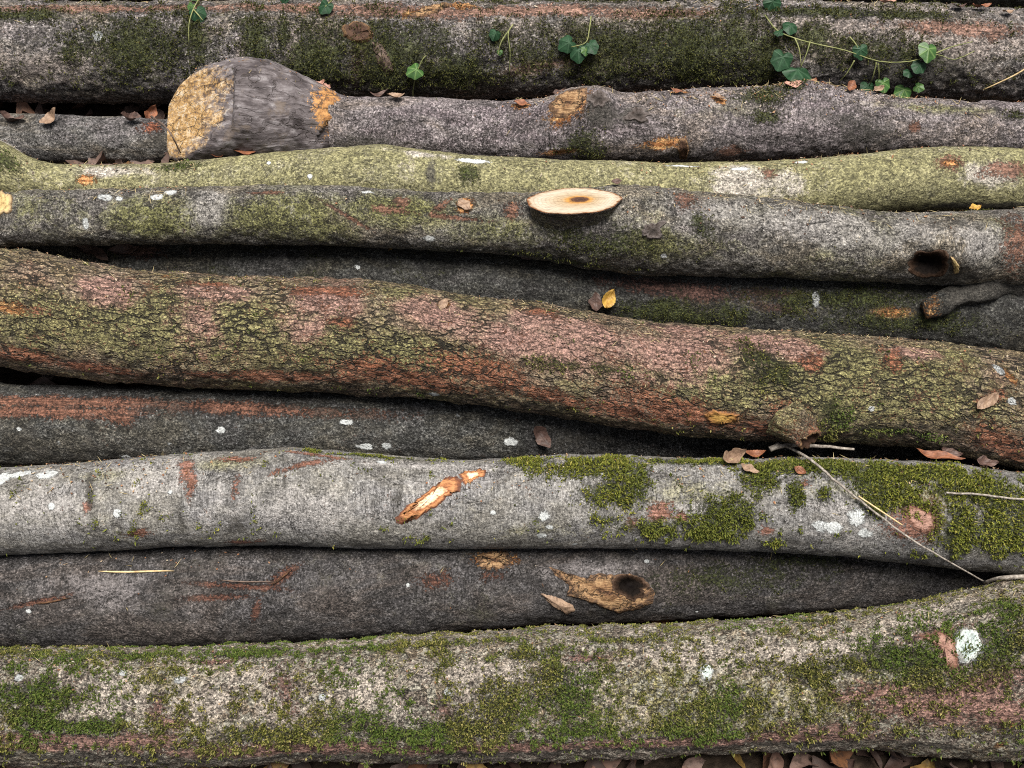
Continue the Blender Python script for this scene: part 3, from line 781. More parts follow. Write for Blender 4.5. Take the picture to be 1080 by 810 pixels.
mRim = wood_mat('rust_rim_wood', [(0, (.03, .016, .01)), (.45, (.06, .03, .018)), (.72, (.05, .026, .015)), (.90, (.17, .10, .05)), (1, (.06, .04, .03))], streak=(200, 200), bump=.003)
mLich = wood_mat('white_lichen_crust', [(0, (.30, .37, .36)), (.35, (.44, .50, .49)), (.6, (.34, .41, .39)), (.93, (.52, .56, .54)), (1, (.40, .41, .38))], streak=(240, 240), bump=.004, rough=.9, kn=.7)
mYellow = wood_mat('yellow_cut_wood', [(0, (.30, .20, .08)), (.6, (.42, .33, .15)), (.85, (.30, .22, .12)), (1, (.10, .06, .03))], streak=(200, 200))

# bare butt of the second log: yellow saw cut turning into weathered grey wood
g = G('bare_butt_wood')
bc = g.attr('bc', True)
nz = g.noise(bc, 110, 5, .68)
fn = g.noise(bc, 420, 2, .6)
st = g.noise(g.scale(bc, (26, 190, 190)), 1.0, 5, .66, .9)
big = g.noise(bc, 26, 4, .6)
ckv = g.voro(g.vadd(g.scale(bc, (3.5, 42, 42)), g.scale(g.noise(bc, 30, 4, color=True), 1.1)), 1.0)
lng = g.noise(g.scale(bc, (9, 60, 60)), 1.0, 5, .6, 1.4)
grey = g.ramp(g.math('ADD', g.math('MULTIPLY', lng, .62), g.math('ADD', g.math('MULTIPLY', st, .22), g.math('MULTIPLY', nz, .16))), [(.38, (.034, .028, .029)), (.47, (.075, .064, .066)), (.54, (.12, .106, .11)), (.63, (.23, .215, .22))])
grey = g.mix(g.mr(big, .50, .62, 0, .75), grey, (.036, .029, .031))
grey = g.mix(g.mr(big, .42, .32, 0, .5), grey, (.13, .10, .075))
cut = g.attr('cut')
f = g.math('ADD', cut, g.math('MULTIPLY_ADD', big, 1.1, -.55))
f = g.math('ADD', f, g.math('MULTIPLY_ADD', nz, 1.2, -.6))
f = g.math('MULTIPLY', g.mr(f, .30, .72), g.mr(fn, .36, .50, .35, 1))
sv = g.noise(g.scale(bc, (330, 90, 330)), 1.0, 2, .5, .3)
arc = g.math('SINE', g.math('MULTIPLY_ADD', g.attr('ringd'), 1.15, g.math('MULTIPLY', big, 9.0)))
yv = g.math('ADD', g.math('ADD', g.math('MULTIPLY', sv, .18), g.math('MULTIPLY', lng, .42)), g.math('MULTIPLY', nz, .40)); yv = g.math('ADD', yv, g.math('MULTIPLY', arc, .012))
yel = g.ramp(yv, [(.40, (.10, .06, .033)), (.46, (.24, .14, .05)), (.52, (.34, .215, .09)), (.60, (.43, .35, .25))])
c = g.mix(f, grey, yel)
fo = g.math('ADD', g.attr('rust'), g.math('ADD', g.math('MULTIPLY_ADD', nz, 1.4, -.7), g.math('MULTIPLY_ADD', fn, .8, -.4)))
c = g.mix(g.mr(fo, .45, .62, 0, .85), c, g.ramp(nz, [(.38, (.20, .08, .02)), (.6, (.42, .22, .075))]))
c = g.mix(g.math('MULTIPLY', g.mr(ckv, .022, .004, 0, .75), g.mr(big, .42, .55)), c, (.03, .024, .022))
c = g.mix(g.mr(fn, .42, .32, 0, .5), c, (.05, .04, .035))
h = g.math('ADD', g.math('MULTIPLY', st, .35), g.math('ADD', g.math('MULTIPLY', lng, 1.0), g.math('MULTIPLY', nz, .35)))
h = g.math('SUBTRACT', h, g.math('MULTIPLY', g.mr(ckv, .03, .005, 0, .5), g.mr(big, .42, .55)))
mButt = g.finish(c, h, .003, .75, .25)


def plain(name, stops, scale=60, detail=4, bump=.001, rough=.7, spec=.3, key=None, trans=0):
    g = G(name)
    v = g.attr('bc', True)
    nz = g.noise(v, scale, detail, .65)
    c = g.ramp(nz if key is None else g.math('ADD', g.math('MULTIPLY', g.attr(key), .7), g.math('MULTIPLY', nz, .3)), stops)
    return g.finish(c, nz, bump, rough, spec)


mTwig = plain('twig_bark', [(.3, (.06, .05, .042)), (.5, (.20, .175, .15)), (.72, (.36, .33, .29))], 200)
mStraw = plain('dry_straw', [(.3, (.28, .19, .09)), (.6, (.55, .42, .23))], 120)
mStem = plain('ivy_stem', [(.3, (.07, .085, .025)), (.55, (.17, .18, .07)), (.75, (.27, .26, .13))], 90)
mSplint = plain('dark_splinter', [(.3, (.04, .03, .025)), (.6, (.13, .09, .07))], 120)


def leaf_mat(name, a, b, vein, rough=.5, vw=.5, spec=.4):
    g = G(name)
    v = g.attr('bc', True)
    nz = g.noise(v, 130, 4, .65)
    c = g.ramp(nz, [(.35, a), (.62, b)])
    c = g.mix(g.math('MULTIPLY', g.attr('vein'), vw), c, vein)
    return g.finish(c, g.math('ADD', g.math('MULTIPLY', nz, .4), g.math('MULTIPLY', g.attr('vein'), -.5)), .0015, rough, spec)


mIvy = leaf_mat('ivy_leaf_dark', (.006, .022, .009), (.015, .045, .020), (.045, .09, .05), .5, spec=.18)
mIvyY = leaf_mat('ivy_leaf_bright', (.014, .045, .009), (.034, .09, .018), (.16, .25, .08), .5)
mRust = leaf_mat('dead_leaf_rust', (.09, .032, .017), (.22, .085, .04), (.10, .04, .02), .6)
mTan = leaf_mat('dead_leaf_tan', (.12, .075, .05), (.27, .185, .125), (.14, .08, .05), .65)
mBrown = leaf_mat('dead_leaf_brown', (.035, .02, .016), (.095, .055, .043), (.04, .022, .018), .6)
mGold = leaf_mat('dead_leaf_yellow', (.22, .12, .02), (.42, .27, .05), (.22, .10, .03), .55)
mPink = leaf_mat('dead_leaf_pink', (.24, .12, .085), (.38, .22, .17), (.22, .10, .07), .65)

# ------------------------------------------------------------------ build the logs
A.build(mA, 'thick log along the top edge, grey and mossy with a pinkish upper face', cap_mat=mEnd)
Bxs = np.concatenate([np.linspace(172, 176, 4), np.arange(178, 1140, 1.7), np.arange(1140, 1420, 7.0)])
Bbark = np.concatenate([np.arange(352, 1140, 1.7), np.arange(1140, 1420, 7.0)])
x0keep, B.x0 = B.x0, 352
B.build(mB, 'lilac grey log whose swollen bare butt with a yellow saw cut ends at upper left', xs=Bbark, cap_mat=mEnd)
B.x0 = x0keep
B2.build(mB2, 'short looking dull grey log at upper left, running in behind the swollen bare butt', dense=False, cap_mat=mEnd)
C.build(mC, 'smooth pale olive log with a small round dark moss spot, third from the top', cap_mat=mEnd)
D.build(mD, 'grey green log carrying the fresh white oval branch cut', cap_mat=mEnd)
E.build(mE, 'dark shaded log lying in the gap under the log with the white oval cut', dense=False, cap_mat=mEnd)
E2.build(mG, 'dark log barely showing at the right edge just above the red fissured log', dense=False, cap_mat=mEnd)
F.build(mF, 'reddish olive log with deeply fissured bark crossing the middle of the pile', cap_mat=mEnd)
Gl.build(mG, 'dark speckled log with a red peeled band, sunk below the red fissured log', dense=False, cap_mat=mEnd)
H.build(mH, 'light grey smooth log with bright moss on its right half and a diagonal orange scar', cap_mat=mEnd)
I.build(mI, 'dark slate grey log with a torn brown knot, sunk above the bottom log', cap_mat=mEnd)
J.build(mJ, 'pale crusty moss mottled log at the bottom, nearest the ground', cap_mat=mEnd)
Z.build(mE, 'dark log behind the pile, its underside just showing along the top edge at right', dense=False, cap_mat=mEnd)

# bare swollen butt (part of log B)
ph = B.phis(True)
bx = np.concatenate([[172.0, 172.4, 173], np.arange(174, 366, 1.5)])
X, Fm = np.meshgrid(bx, ph, indexing='ij')
xx, ff = X.ravel(), Fm.ravel()
edge = 352 + (fbm(B.q(xx, ff, 7.0), 3, 91) - .5) * 30 + 12 * np.sin(ff * 2)
hh = np.where(xx > edge, -3.0, np.where(xx > edge - 5, .6, 1.2))
kk = np.clip((xx - 172) / 1.0, 0, 1)
vb = B.pos(xx, ff, hh)
cen = B.pos(np.full(1, 171.0), np.zeros(1), -B.r(171.0), False)[0]
vb = np.where((kk < .5)[:, None], cen, vb)
yy = np.sin(ff) * B.r(xx)
# the saw cut: everything in front of the cutting plane is taken off
pa, pb, pc = B.on(243, 68), B.on(212, 157), P(174, 128, -50)
pn = np.cross(pb - pa, pc - pa); pn /= np.linalg.norm(pn)
if pn @ VIEW_AX < 0: pn = -pn
sdist = (vb - pa) @ pn
left = np.clip((262 - xx) / 10, 0, 1)
sw = 4.5 * M
off_ = np.where(sdist > 8 * sw, sdist, sw * np.log1p(np.exp(np.clip(sdist / sw, -20, 20)))) * left
vb = vb - off_[:, None] * pn * (1 - .04) + pn * ((fbm(vb * 55, 3, 33) - .5) * .006 * np.clip(sdist / (6 * M) + .5, 0, 1) * left)[:, None]
cutm = np.clip(sdist / (12 * M), -1, 1) * left
line = 236 + yy * .35                       # the edge of the saw cut leans to the right upward
ringd = np.hypot(xx - 262, (yy + 20) * .8)
me = mesh_np('bare_butt', vb, [grid_faces(len(bx), len(ph), True)[:, ::-1]],
             {'bc': vb + np.array([0, .9, .4]), 'ringd': ringd, 'cut': np.clip(.36 + .24 * cutm + np.clip((218 - xx) / 130, -.3, .32) - .22 * np.clip((-yy - 8) / 25, 0, 1), 0, 1),
              'rust': np.clip(1 - np.hypot((xx - 351) / 14, (yy - 12) / 26) * .5, 0, 1) * (np.cos(ff) > 0)})
link('bare_butt', me, mButt, B.obj)

# ------------------------------------------------------------------ moss growing on the logs (parts of their log)
A.moss_geo(mMossD, 32000, thr=.5, length=(2.2, 4.6), width=(.45, .9), f=(-60, 120), clump=.95, cs=13.0, x=(-60, 1140))
B.moss_geo(mMossD, 3500, thr=.52, length=(2, 4), width=(.45, .9))
C.moss_geo(mMossO, 1600, thr=.52, length=(2, 4), width=(.5, 1))
D.moss_geo(mMossD, 3500, thr=.60, length=(1.8, 3.6), width=(.4, .8), clump=.8)
E.moss_geo(mMossD, 5000, thr=.6, length=(1.8, 3.6), width=(.4, .8))
F.moss_geo(mMossO, 7000, thr=.58, length=(1.8, 3.8), width=(.4, .9), clump=.8)
H.moss_geo(mMoss, 22000, thr=.5, length=(2.4, 5.5), width=(.5, 1.0), clump=.7)
J.moss_geo(mMossO, 70000, thr=.5, length=(2.0, 4.6), width=(.45, .95), clump=.95, cs=13.0, x=(-60, 1140), f=(-78, 125))
I.moss_geo(mMossD, 2500, thr=.6, length=(1.8, 3.2), width=(.4, .8))

mOchre = wood_mat('ochre_wood', [(0, (.42, .26, .07)), (.5, (.34, .19, .05)), (.85, (.24, .11, .035)), (1, (.10, .05, .03))], streak=(60, 400), bump=.004)
mPeel = wood_mat('peeled_bark', [(0, (.22, .12, .09)), (.5, (.32, .19, .15)), (.8, (.16, .075, .05)), (1, (.09, .06, .05))], streak=(160, 300), bump=.005)
# ------------------------------------------------------------------ knots, scars, cuts and lichen (parts of their log)
patch(A, ellipse(377, 34, 17, 11, -12, jag=.1, seed=1), [(0, .6), (.45, .8), (.75, 3.2), (1, 0)], 'knot', mRim, seed=1, jag=.8)
patch(A, resample([(392, 44), (402, 46), (410, 58), (416, 76), (408, 80), (398, 66)]), [(0, 2), (.8, 1.6), (1, 0)], 'bark_scar', mSplint, jag=.5)
patch(A, resample([(432, 16), (450, 8), (470, 3), (476, 6), (460, 14), (444, 18)]), [(0, .8), (.8, 2.2), (1, 0)], 'bark_scar', mKnot, jag=.4, seed=3)
patch(B, resample([(577, 113), (588, 101), (602, 95), (620, 92), (619, 103), (610, 115), (598, 125), (586, 124)]), [(0, 1.5), (.8, 1.8), (1, 0)], 'branch_knob', mKnot, jag=.5, seed=4, label='broken knob with bare orange wood')
patch(B, ellipse(631, 104, 13, 9, 15, jag=.3, seed=5), [(0, 1.0), (.7, 1.6), (.9, 2.2), (1, 0)], 'knot', mKnotGrey, seed=5, jag=.25)
patch(B, ellipse(672, 121, 12, 7, 0, jag=.35, seed=6), [(0, .8), (.6, 1.2), (.85, 2.2), (1, 0)], 'knot', mKnotGrey, seed=6, jag=.25)
patch(B, resample([(716, 146), (724, 145), (727, 157), (724, 168), (717, 168), (715, 157)]), [(0, .8), (.7, 1.8), (1, 0)], 'bark_scar', mRim, jag=.5, seed=7)
patch(D, ellipse(690, 242, 14, 8, 8, jag=.35, seed=8), [(0, .8), (.6, 1.2), (.85, 2.6), (1, 0)], 'knot', mKnotGrey, seed=8, jag=.25)
patch(D, ellipse(3, 214, 11, 13, 0, jag=.2, seed=9), [(0, .8), (.6, 1.0), (.9, 1.6), (1, 0)], 'knot', mYellow, seed=9, label='small yellow branch cut')
patch(D, ellipse(979, 279, 24, 15, 12, jag=.18, seed=10), [(0, .8), (.7, .9), (.92, 1.2), (1, 0)], 'knot', mHole, seed=10, label='knot hollow with its shade painted dark')
patch(D, resample([(1002, 270), (1006, 272), (1012, 280), (1011, 288), (1006, 289), (1005, 281)]), [(0, 4), (.7, 3.5), (1, 0)], 'bark_edge', mYellow, jag=.3, seed=11)
def hollow_stub(log, x, y, tip_px, r0, r1, label, seed, outer, inner, sink=14, n_tip=0.0, squash=.8):
    """A short broken branch growing out of the log, hollow at its mouth."""
    b0 = log.on(x, y, -10)
    tipp = P(tip_px[0], tip_px[1], n_tip)
    ax_ = tipp - b0; ln = np.linalg.norm(ax_); ax_ = ax_ / ln
    u = np.cross(ax_, UP_AX); u /= np.linalg.norm(u); w_ = np.cross(ax_, u)
    th = np.linspace(0, 2 * math.pi, 48, endpoint=False)
    prof = [(0, r0), (.35, r0 * .72 + r1 * .28), (.7, r1 * 1.06), (.97, r1), (1.0, r1 * .9), (.97, r1 * .74), (.80, r1 * .6), (.6, r1 * .45), (.5, r1 * .1)]
    vs, kk = [], []
    for i, (t_, rr) in enumerate(prof):
        ragged = (fbm(np.stack([np.cos(th) * 3, np.sin(th) * 3, np.full_like(th, seed)], -1), 3, seed) - .5) * .30
        rj = rr * M * (1 + (fbm(np.stack([np.cos(th) * 3, np.sin(th) * 3, np.full_like(th, t_ * 3)], -1), 3, seed + 2) - .5) * .4)
        vs.append(b0 + ax_ * (ln * t_ * (1 + ragged * (i > 1)))[:, None] + rj[:, None] * (np.cos(th)[:, None] * u + squash * np.sin(th)[:, None] * w_))
        kk.append(np.full(48, (1, 1, 1, .95, .85, .6, .3, .1, 0)[i]))
    v_ = np.concatenate(vs)
    o_ = link('branch_stub', mesh_np('branch_stub', np.concatenate(vs[:4]), [grid_faces(4, 48, True)[:, ::-1]], {'bc': v_[:192], 'alg': np.repeat([.6, .55, .4, .3], 48), 'red': np.repeat([.2, .25, .4, .6], 48), 'crack': np.full(192, .3)}), outer, log.obj)
    o_['label'] = label
    link('hollow', mesh_np('hollow', np.concatenate(vs[3:]), [grid_faces(6, 48, True)[:, ::-1]], {'bc': v_[144:], 'k': np.concatenate(kk[3:])}), inner, o_)


hollow_stub(F, 836, 447, (855, 464), 30, 15, 'broken hollow branch stub with an orange rim', 12, mF, mRim, n_tip=46)
patch(F, resample([(740, 437), (752, 432), (764, 434), (780, 436), (778, 444), (762, 448), (748, 446)]), [(0, 1.5), (.8, 2.0), (1, 0)], 'bark_flake', mOchre, jag=.7, seed=13)
patch(H, resample([(417, 551), (422, 539), (440, 527), (455, 514), (470, 504), (482, 502), (488, 508), (484, 518), (472, 525), (458, 536), (440, 546), (424, 553)], 70),
      [(0, .6), (.5, .7), (.72, 1.9), (.88, 1.0), (1, .1)], 'bark_scar', mScar, jag=1.0, seed=14, center=(455, 524), label='diagonal fresh scar with pale wood and orange rim')
patch(H, resample([(484, 501), (490, 496), (500, 497), (508, 494), (514, 497), (510, 503), (498, 507), (490, 512)]), [(0, 1.2), (.6, 1.6), (1, 0)], 'bark_scar', mScar, jag=.6, seed=15)
patch(H, resample([(950, 536), (962, 531), (975, 536), (990, 545), (990, 556), (978, 566), (965, 558), (955, 550)]), [(0, 2), (.3, .9), (.5, 2.2), (.75, 1.2), (1, 0)], 'bark_scar', mPeel, jag=.7, seed=16)
patch(I, resample([(578, 598), (598, 604), (618, 610), (632, 604), (645, 607), (664, 605), (680, 611), (692, 624), (689, 636), (672, 643), (652, 647), (632, 640), (614, 632), (596, 629), (601, 618), (588, 609)], 80),
      [(0, 1.6), (.5, 1.6), (.85, 2.6), (1, 0)], 'knot', mKnot, jag=.6, center=(640, 624), seed=17, label='torn pale brown knot')
patch(I, ellipse(664, 617, 19, 10, -14, jag=.3, seed=18), [(0, 3.2), (.7, 3.3), (1, 3.0)], 'knot_hole', mHole, seed=18)  # dark patch on the knot, painting in the shade of a hole
patch(I, resample([(570, 626), (585, 629), (603, 637), (607, 644), (599, 648), (583, 640)]), [(0, 4), (.7, 3), (1, 0)], 'bark_flake', mTan, jag=.4, seed=19)
patch(I, resample([(503, 586), (520, 583), (537, 584), (540, 592), (530, 600), (512, 601), (504, 595)]), [(0, 2.2), (.7, 2.6), (1, 0)], 'bark_scar', mKnot, jag=.9, seed=20)
patch(J, ellipse(1021, 680, 14, 17, 0, n=60, jag=.10, seed=21), [(0, 2), (.85, 2.6), (1, .2)], 'lichen', mLich, seed=21, label='round white lichen crust')
patch(J, resample([(968, 670), (985, 664), (1004, 668), (1010, 680), (1012, 700), (1008, 712), (998, 704), (994, 686), (980, 676)]), [(0, 3), (.6, 2.4), (1, 0)], 'bark_ridge', mPeel, jag=.8, seed=22)
patch(J, ellipse(745, 709, 6, 8, 0, jag=.1, seed=23), [(0, 1.6), (.85, 2), (1, .2)], 'lichen', mLich, seed=23)

# the sawn branch stub with its white oval face on log D
fc = P(605, 212, 57)
nrm = VIEW_AX * math.cos(math.radians(55)) + UP_AX * math.sin(math.radians(55)) + RT * -.03
nrm /= np.linalg.norm(nrm)
ax = RT - nrm * (RT @ nrm); ax /= np.linalg.norm(ax)
ay = np.cross(nrm, ax) * .64
back = -(VIEW_AX * .95 + UP_AX * .3) + RT * .05
th = np.linspace(0, 2 * math.pi, 120, endpoint=False)
dpt = (fc - CAM) @ FW
R0 = 48.5 * dpt / FPX
out = 1 + .02 * np.sin(2 * th + .6) + .02 * np.sin(5 * th) + .012 * np.sin(11 * th + 1) + .03 * np.exp(-((th - .12) / .2) ** 2)
rings = []
for k, (dn, rs) in enumerate([(0, 1), (.0012, 1.012), (.006, .995), (.014, .97), (.03, .98), (.05, 1.04), (.075, 1.12), (.10, 1.22)]):
    jit = 1 + (fbm(np.stack([np.cos(th) * 5, np.sin(th) * 5, np.full_like(th, dn * 120)], -1), 3, 60) - .5) * .03 * min(k, 4)
    rr = (R0 * rs * out * jit)[:, None]
    rings.append(fc + back * dn + rr * (np.cos(th)[:, None] * ax + np.sin(th)[:, None] * ay))
v = np.concatenate(rings)
me = mesh_np('branch_stub', v, [grid_faces(8, 120, True)[:, ::-1]], {'bc': v, 'dirt': np.full(len(v), .18), 'alg': np.full(len(v), .40), 'red': np.repeat([.55, .5, .3, 0, 0, 0, 0, 0], 120)})
stub = link('branch_stub', me, mD, D.obj)
ks = np.linspace(0, 1, 26)
K, T = np.meshgrid(ks, th, indexing='ij')
O = np.interp(T, np.append(th, 2 * math.pi), np.append(out, out[0]))
offc = np.array([.16, .08])               # the heart sits right of the middle
ux = np.cos(T) * K * O + offc[0] * (1 - K); uy = np.sin(T) * K * O + offc[1] * (1 - K)
hz = (fbm(np.stack([ux * 5, uy * 5, ux * 0], -1), 3, 61) - .5) * .0012
v = fc + nrm * (.0006 + hz[..., None]) + R0 * 1.004 * (ux[..., None] * ax + uy[..., None] * ay)
me = mesh_np('cut_face', v.reshape(-1, 3), [grid_faces(26, 120, True)[:, ::-1]], {'k': K.ravel(), 'bc': np.stack([ux.ravel() * R0, uy.ravel() * R0, ux.ravel() * 0], -1)})
link('cut_face', me, mCut, stub)

# broken branch stub below the right end of log D
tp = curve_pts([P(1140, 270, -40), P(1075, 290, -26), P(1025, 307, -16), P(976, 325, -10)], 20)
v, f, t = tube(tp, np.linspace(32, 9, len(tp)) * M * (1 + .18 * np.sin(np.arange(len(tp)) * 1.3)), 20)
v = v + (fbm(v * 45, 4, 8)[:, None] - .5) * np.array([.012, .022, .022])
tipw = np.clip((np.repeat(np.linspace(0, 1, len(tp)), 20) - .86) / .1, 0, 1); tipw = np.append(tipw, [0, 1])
link('branch_stub', mesh_np('branch_stub', v, [f, t], {'bc': v, 'dirt': .68 * (1 - tipw), 'wood': tipw * .46}), mE, D.obj)  # shade painted over the stub, leaving bare wood at the tip

# splinters on log I
for (x0_, y0_, x1_, y1_, r_, mt) in ((104, 603, 184, 603.5, 1.0, mStraw), (40, 636, 76, 631, .9, mKnot), (286, 617, 308, 602, 1.3, mKnot), (232, 612, 290, 615, .8, mSplint)):
    xs_ = np.linspace(x0_, x1_, 9)
    pt = I.on(xs_, np.linspace(y0_, y1_, 9) + np.sin(np.linspace(0, 5, 9)) * .7, 1.4)
    tubes_obj('splinter', [(pt, np.array([.3, .8, 1, 1, 1, 1, .9, .7, .2]) * r_ * M)], mt, I.obj, 6)

# ------------------------------------------------------------------ leaves
def frame(nrm, direction):
    n = np.asarray(nrm, float); n = n / np.linalg.norm(n)
    d = np.asarray(direction, float); d = d - n * (d @ n); d = d / np.linalg.norm(d)
    return d, np.cross(n, d), n


def beech_leaf(L, W, curl, fold, seed, nu=16, nv=9):
    r = np.random.default_rng(seed)
    u = np.linspace(0, 1, nu)[:, None]; s = np.linspace(-1, 1, nv)[None, :]
    w = np.sin(np.pi * np.clip(u, 0.004, .996) ** .85) ** .8 * (1 + .05 * np.sin(u * 40 + seed) + .18 * np.sin(u * r.uniform(6, 14) + s * 2 + seed * 2) * (r.random() > .3))
    x = (u - .5) * L + 0 * s
    y = s * w * W / 2
    z = fold * np.abs(y) + curl * L * ((u - .5) ** 2) * 1.6 + .05 * L * np.sin(u * r.uniform(5, 10) + s * r.uniform(-3, 3) + seed) + curl * .7 * (y ** 2) / max(W, 1e-4) * r.uniform(-1, 2)
    vein = np.maximum(np.exp(-(s * w / .10) ** 2), .55 * np.exp(-((((u * 9 - np.abs(s) * w * 1.3) % 1) - .5) / .16) ** 2))
    return np.stack([x, y, z], -1).reshape(-1, 3), grid_faces(nu, nv), vein.ravel()


IVY = np.array([(0, 1.0), (18, .80), (32, .70), (50, .82), (66, .66), (85, .60), (108, .70), (130, .60), (155, .46), (172, .26), (180, .12)])


def ivy_leaf(R, seed, nr=9, nt=64):
    r = np.random.default_rng(seed)
    t = np.linspace(-math.pi, math.pi, nt, endpoint=False)
    ro = np.interp(np.degrees(np.abs(t)), IVY[:, 0], IVY[:, 1])
    ro = np.convolve(np.tile(ro, 3), np.ones(5) / 5, 'same')[nt:2 * nt] * R
    K, T = np.meshgrid(np.linspace(0, 1, nr), t, indexing='ij')
    rad = K * ro[None]
    x, y = rad * np.cos(T), rad * np.sin(T)
    z = -.25 * np.abs(y) * r.uniform(.2, 1) - .35 * R * (K ** 2) * r.uniform(.1, .7) + .05 * R * np.sin(3 * T + seed) * K
    vein = np.zeros_like(K)
    for a in (0, 50, -50, 108, -108):
        da = (T - math.radians(a) + math.pi) % (2 * math.pi) - math.pi
        vein = np.maximum(vein, np.exp(-((da * rad) / (.05 * R)) ** 2) * (np.abs(da) < 1))
    return np.stack([x, y, z], -1).reshape(-1, 3), grid_faces(nr, nt, True), vein.ravel()


def place(v, p, fr):
    return p + v[:, :1] * fr[0] + v[:, 1:2] * fr[1] + v[:, 2:] * fr[2]


def img_dir(deg):
    a = math.radians(deg)
    return RT * math.cos(a) + UP_AX * math.sin(a)


def ivy(label, base, stems, leaves, group='ivy sprigs on the top log'):
    """stems: lists of (px, py, h); leaves: (px, py, h, radius px, direction deg, material, normal tilt deg)."""
    e = bpy.data.objects.new('ivy_sprig', None)
    COL.objects.link(e)
    b = A.on(base[0], base[1], 2)
    e.location = b
    e.empty_display_size = .02
    setp(e, label, 'ivy', group)
    for st in stems:
        pts = curve_pts([A.on(x, y, h) - b for x, y, h in st], 18)
        tubes_obj('stem', [(pts, np.linspace(.95, .5, len(pts)) * M)], mStem, e, 6)
    for i, (x, y, h, R, deg, mt, tilt) in enumerate(leaves):
        v, f, ve = ivy_leaf(R * M * 1.08, int(x * 7 + y))
        n = VIEW_AX * math.cos(math.radians(tilt)) + UP_AX * math.sin(math.radians(tilt)) + RT * .25 * math.sin(x)
        v = place(v, A.on(x, y, h) - b, frame(n, img_dir(deg)))
        link('leaf', mesh_np('leaf', v, [f], {'bc': v, 'vein': ve}), mt, e)


ivy('long trailing ivy sprig with a big dark leaf hanging over the second log', (812, 22),
    [[(806, 18, 3), (818, 34, 6), (836, 42, 9), (858, 47, 9), (890, 53, 7), (925, 63, 8), (958, 63, 8), (984, 57, 8), (1004, 62, 7), (1026, 54, 4)],
     [(984, 56, 7), (1002, 50, 6), (1024, 45, 4)], [(836, 42, 9), (840, 52, 12), (842, 66, 14)], [(852, 45, 9), (847, 56, 13), (841, 67, 14)],
     [(899, 62, 8), (891, 74, 8), (884, 83, 5)], [(922, 64, 8), (919, 76, 8), (916, 86, 6)], [(924, 65, 8), (925, 76, 8), (924, 84, 6)], [(895, 40, 4), (901, 48, 7), (905, 57, 8)]],
    [(838, 68, 15, 25, -80, mIvy, 40), (823, 58, 12, 18, -110, mIvy, 0), (832, 30, 8, 13, -100, mIvy, 20), (821, 36, 8, 8, 180, mIvy, 30), (813, 9, 8, 16, -60, mIvy, -20),
     (905, 52, 9, 13, -80, mIvy, -10), (976, 52, 10, 17, -95, mIvyY, 0), (968, 66, 8, 13, -120, mIvy, 10), (957, 73, 8, 9, -150, mIvy, 20), (930, 82, 8, 13, -80, mIvyY, 0), (952, 88, 9, 15, -110, mIvyY, 10), (966, 86, 8, 9, -30, mIvyY, 10), (914, 86, 7, 13, -100, mIvy, 0)])
ivy('short ivy sprig with a drooping bright shoot, nearest the left end of the top log', (208, 4),
    [[(212, 3, 5), (206, 16, 8), (202, 30, 9), (201, 47, 6)], [(206, 16, 8), (212, 22, 9), (216, 26, 8)]],
    [(206, 2, 8, 11, -60, mIvyY, 20), (210, 18, 8, 14, -70, mIvy, 0), (204, 13, 9, 7, -120, mIvyY, 10)])
ivy('single round ivy leaf beside the knot hole of the top log', (344, 12), [[(350, 4, 3), (346, 10, 6), (344, 14, 8)]], [(345, 12, 8, 13, -120, mIvy, 10)])
ivy('tiny ivy leaf at the very top edge, left of the round ivy leaf', (300, 3), [[(304, 3, 3), (300, 4, 5)]], [(300, 3, 6, 9, -85, mIvy, 0)])
ivy('pale green ivy seedling with one bright leaf rising from the second log', (437, 100),
    [[(437, 104, 6), (436, 90, 9), (440, 74, 9), (446, 62, 7), (450, 58, 5)]], [(440, 70, 10, 14, -150, mIvyY, 10)])
ivy('hanging pair of thin ivy stems with one small leaf, right of the seedling', (534, 28),
    [[(541, 28, 4), (536, 38, 8), (538, 55, 8), (537, 76, 5)], [(540, 30, 5), (529, 45, 8), (525, 58, 6)]], [(523, 37, 7, 10, -110, mIvy, 0), (527, 54, 7, 5, -90, mIvyY, 0)])
ivy('cluster of dark ivy leaves on a drooping stem, middle of the top log', (616, 40),
    [[(623, 20, 4), (621, 34, 8), (617, 46, 9), (602, 50, 9)]], [(600, 46, 9, 15, -150, mIvy, 0), (609, 53, 9, 15, -85, mIvy, 0), (622, 48, 9, 13, -60, mIvy, 10), (617, 52, 10, 8, -90, mIvyY, 0)])

DEADG = 'dead leaves lying on the logs'


def dead_leaf(log, x, y, h, L, W, deg, mat, label, curl=.4, fold=.3, tilt=30, yaw=0):
    v, f, ve = beech_leaf(L * M, W * M, curl, fold, int(x * 3 + y))
    p = log.on(x, y, h)
    n = VIEW_AX * math.cos(math.radians(tilt)) + UP_AX * math.sin(math.radians(tilt)) + RT * yaw
    v = place(v, np.zeros(3), frame(n, img_dir(deg)))
    o = link('dead_leaf', mesh_np('dead_leaf', v, [f], {'bc': v, 'vein': ve}), mat)
    o.location = p
    setp(o, label, 'leaf', DEADG)


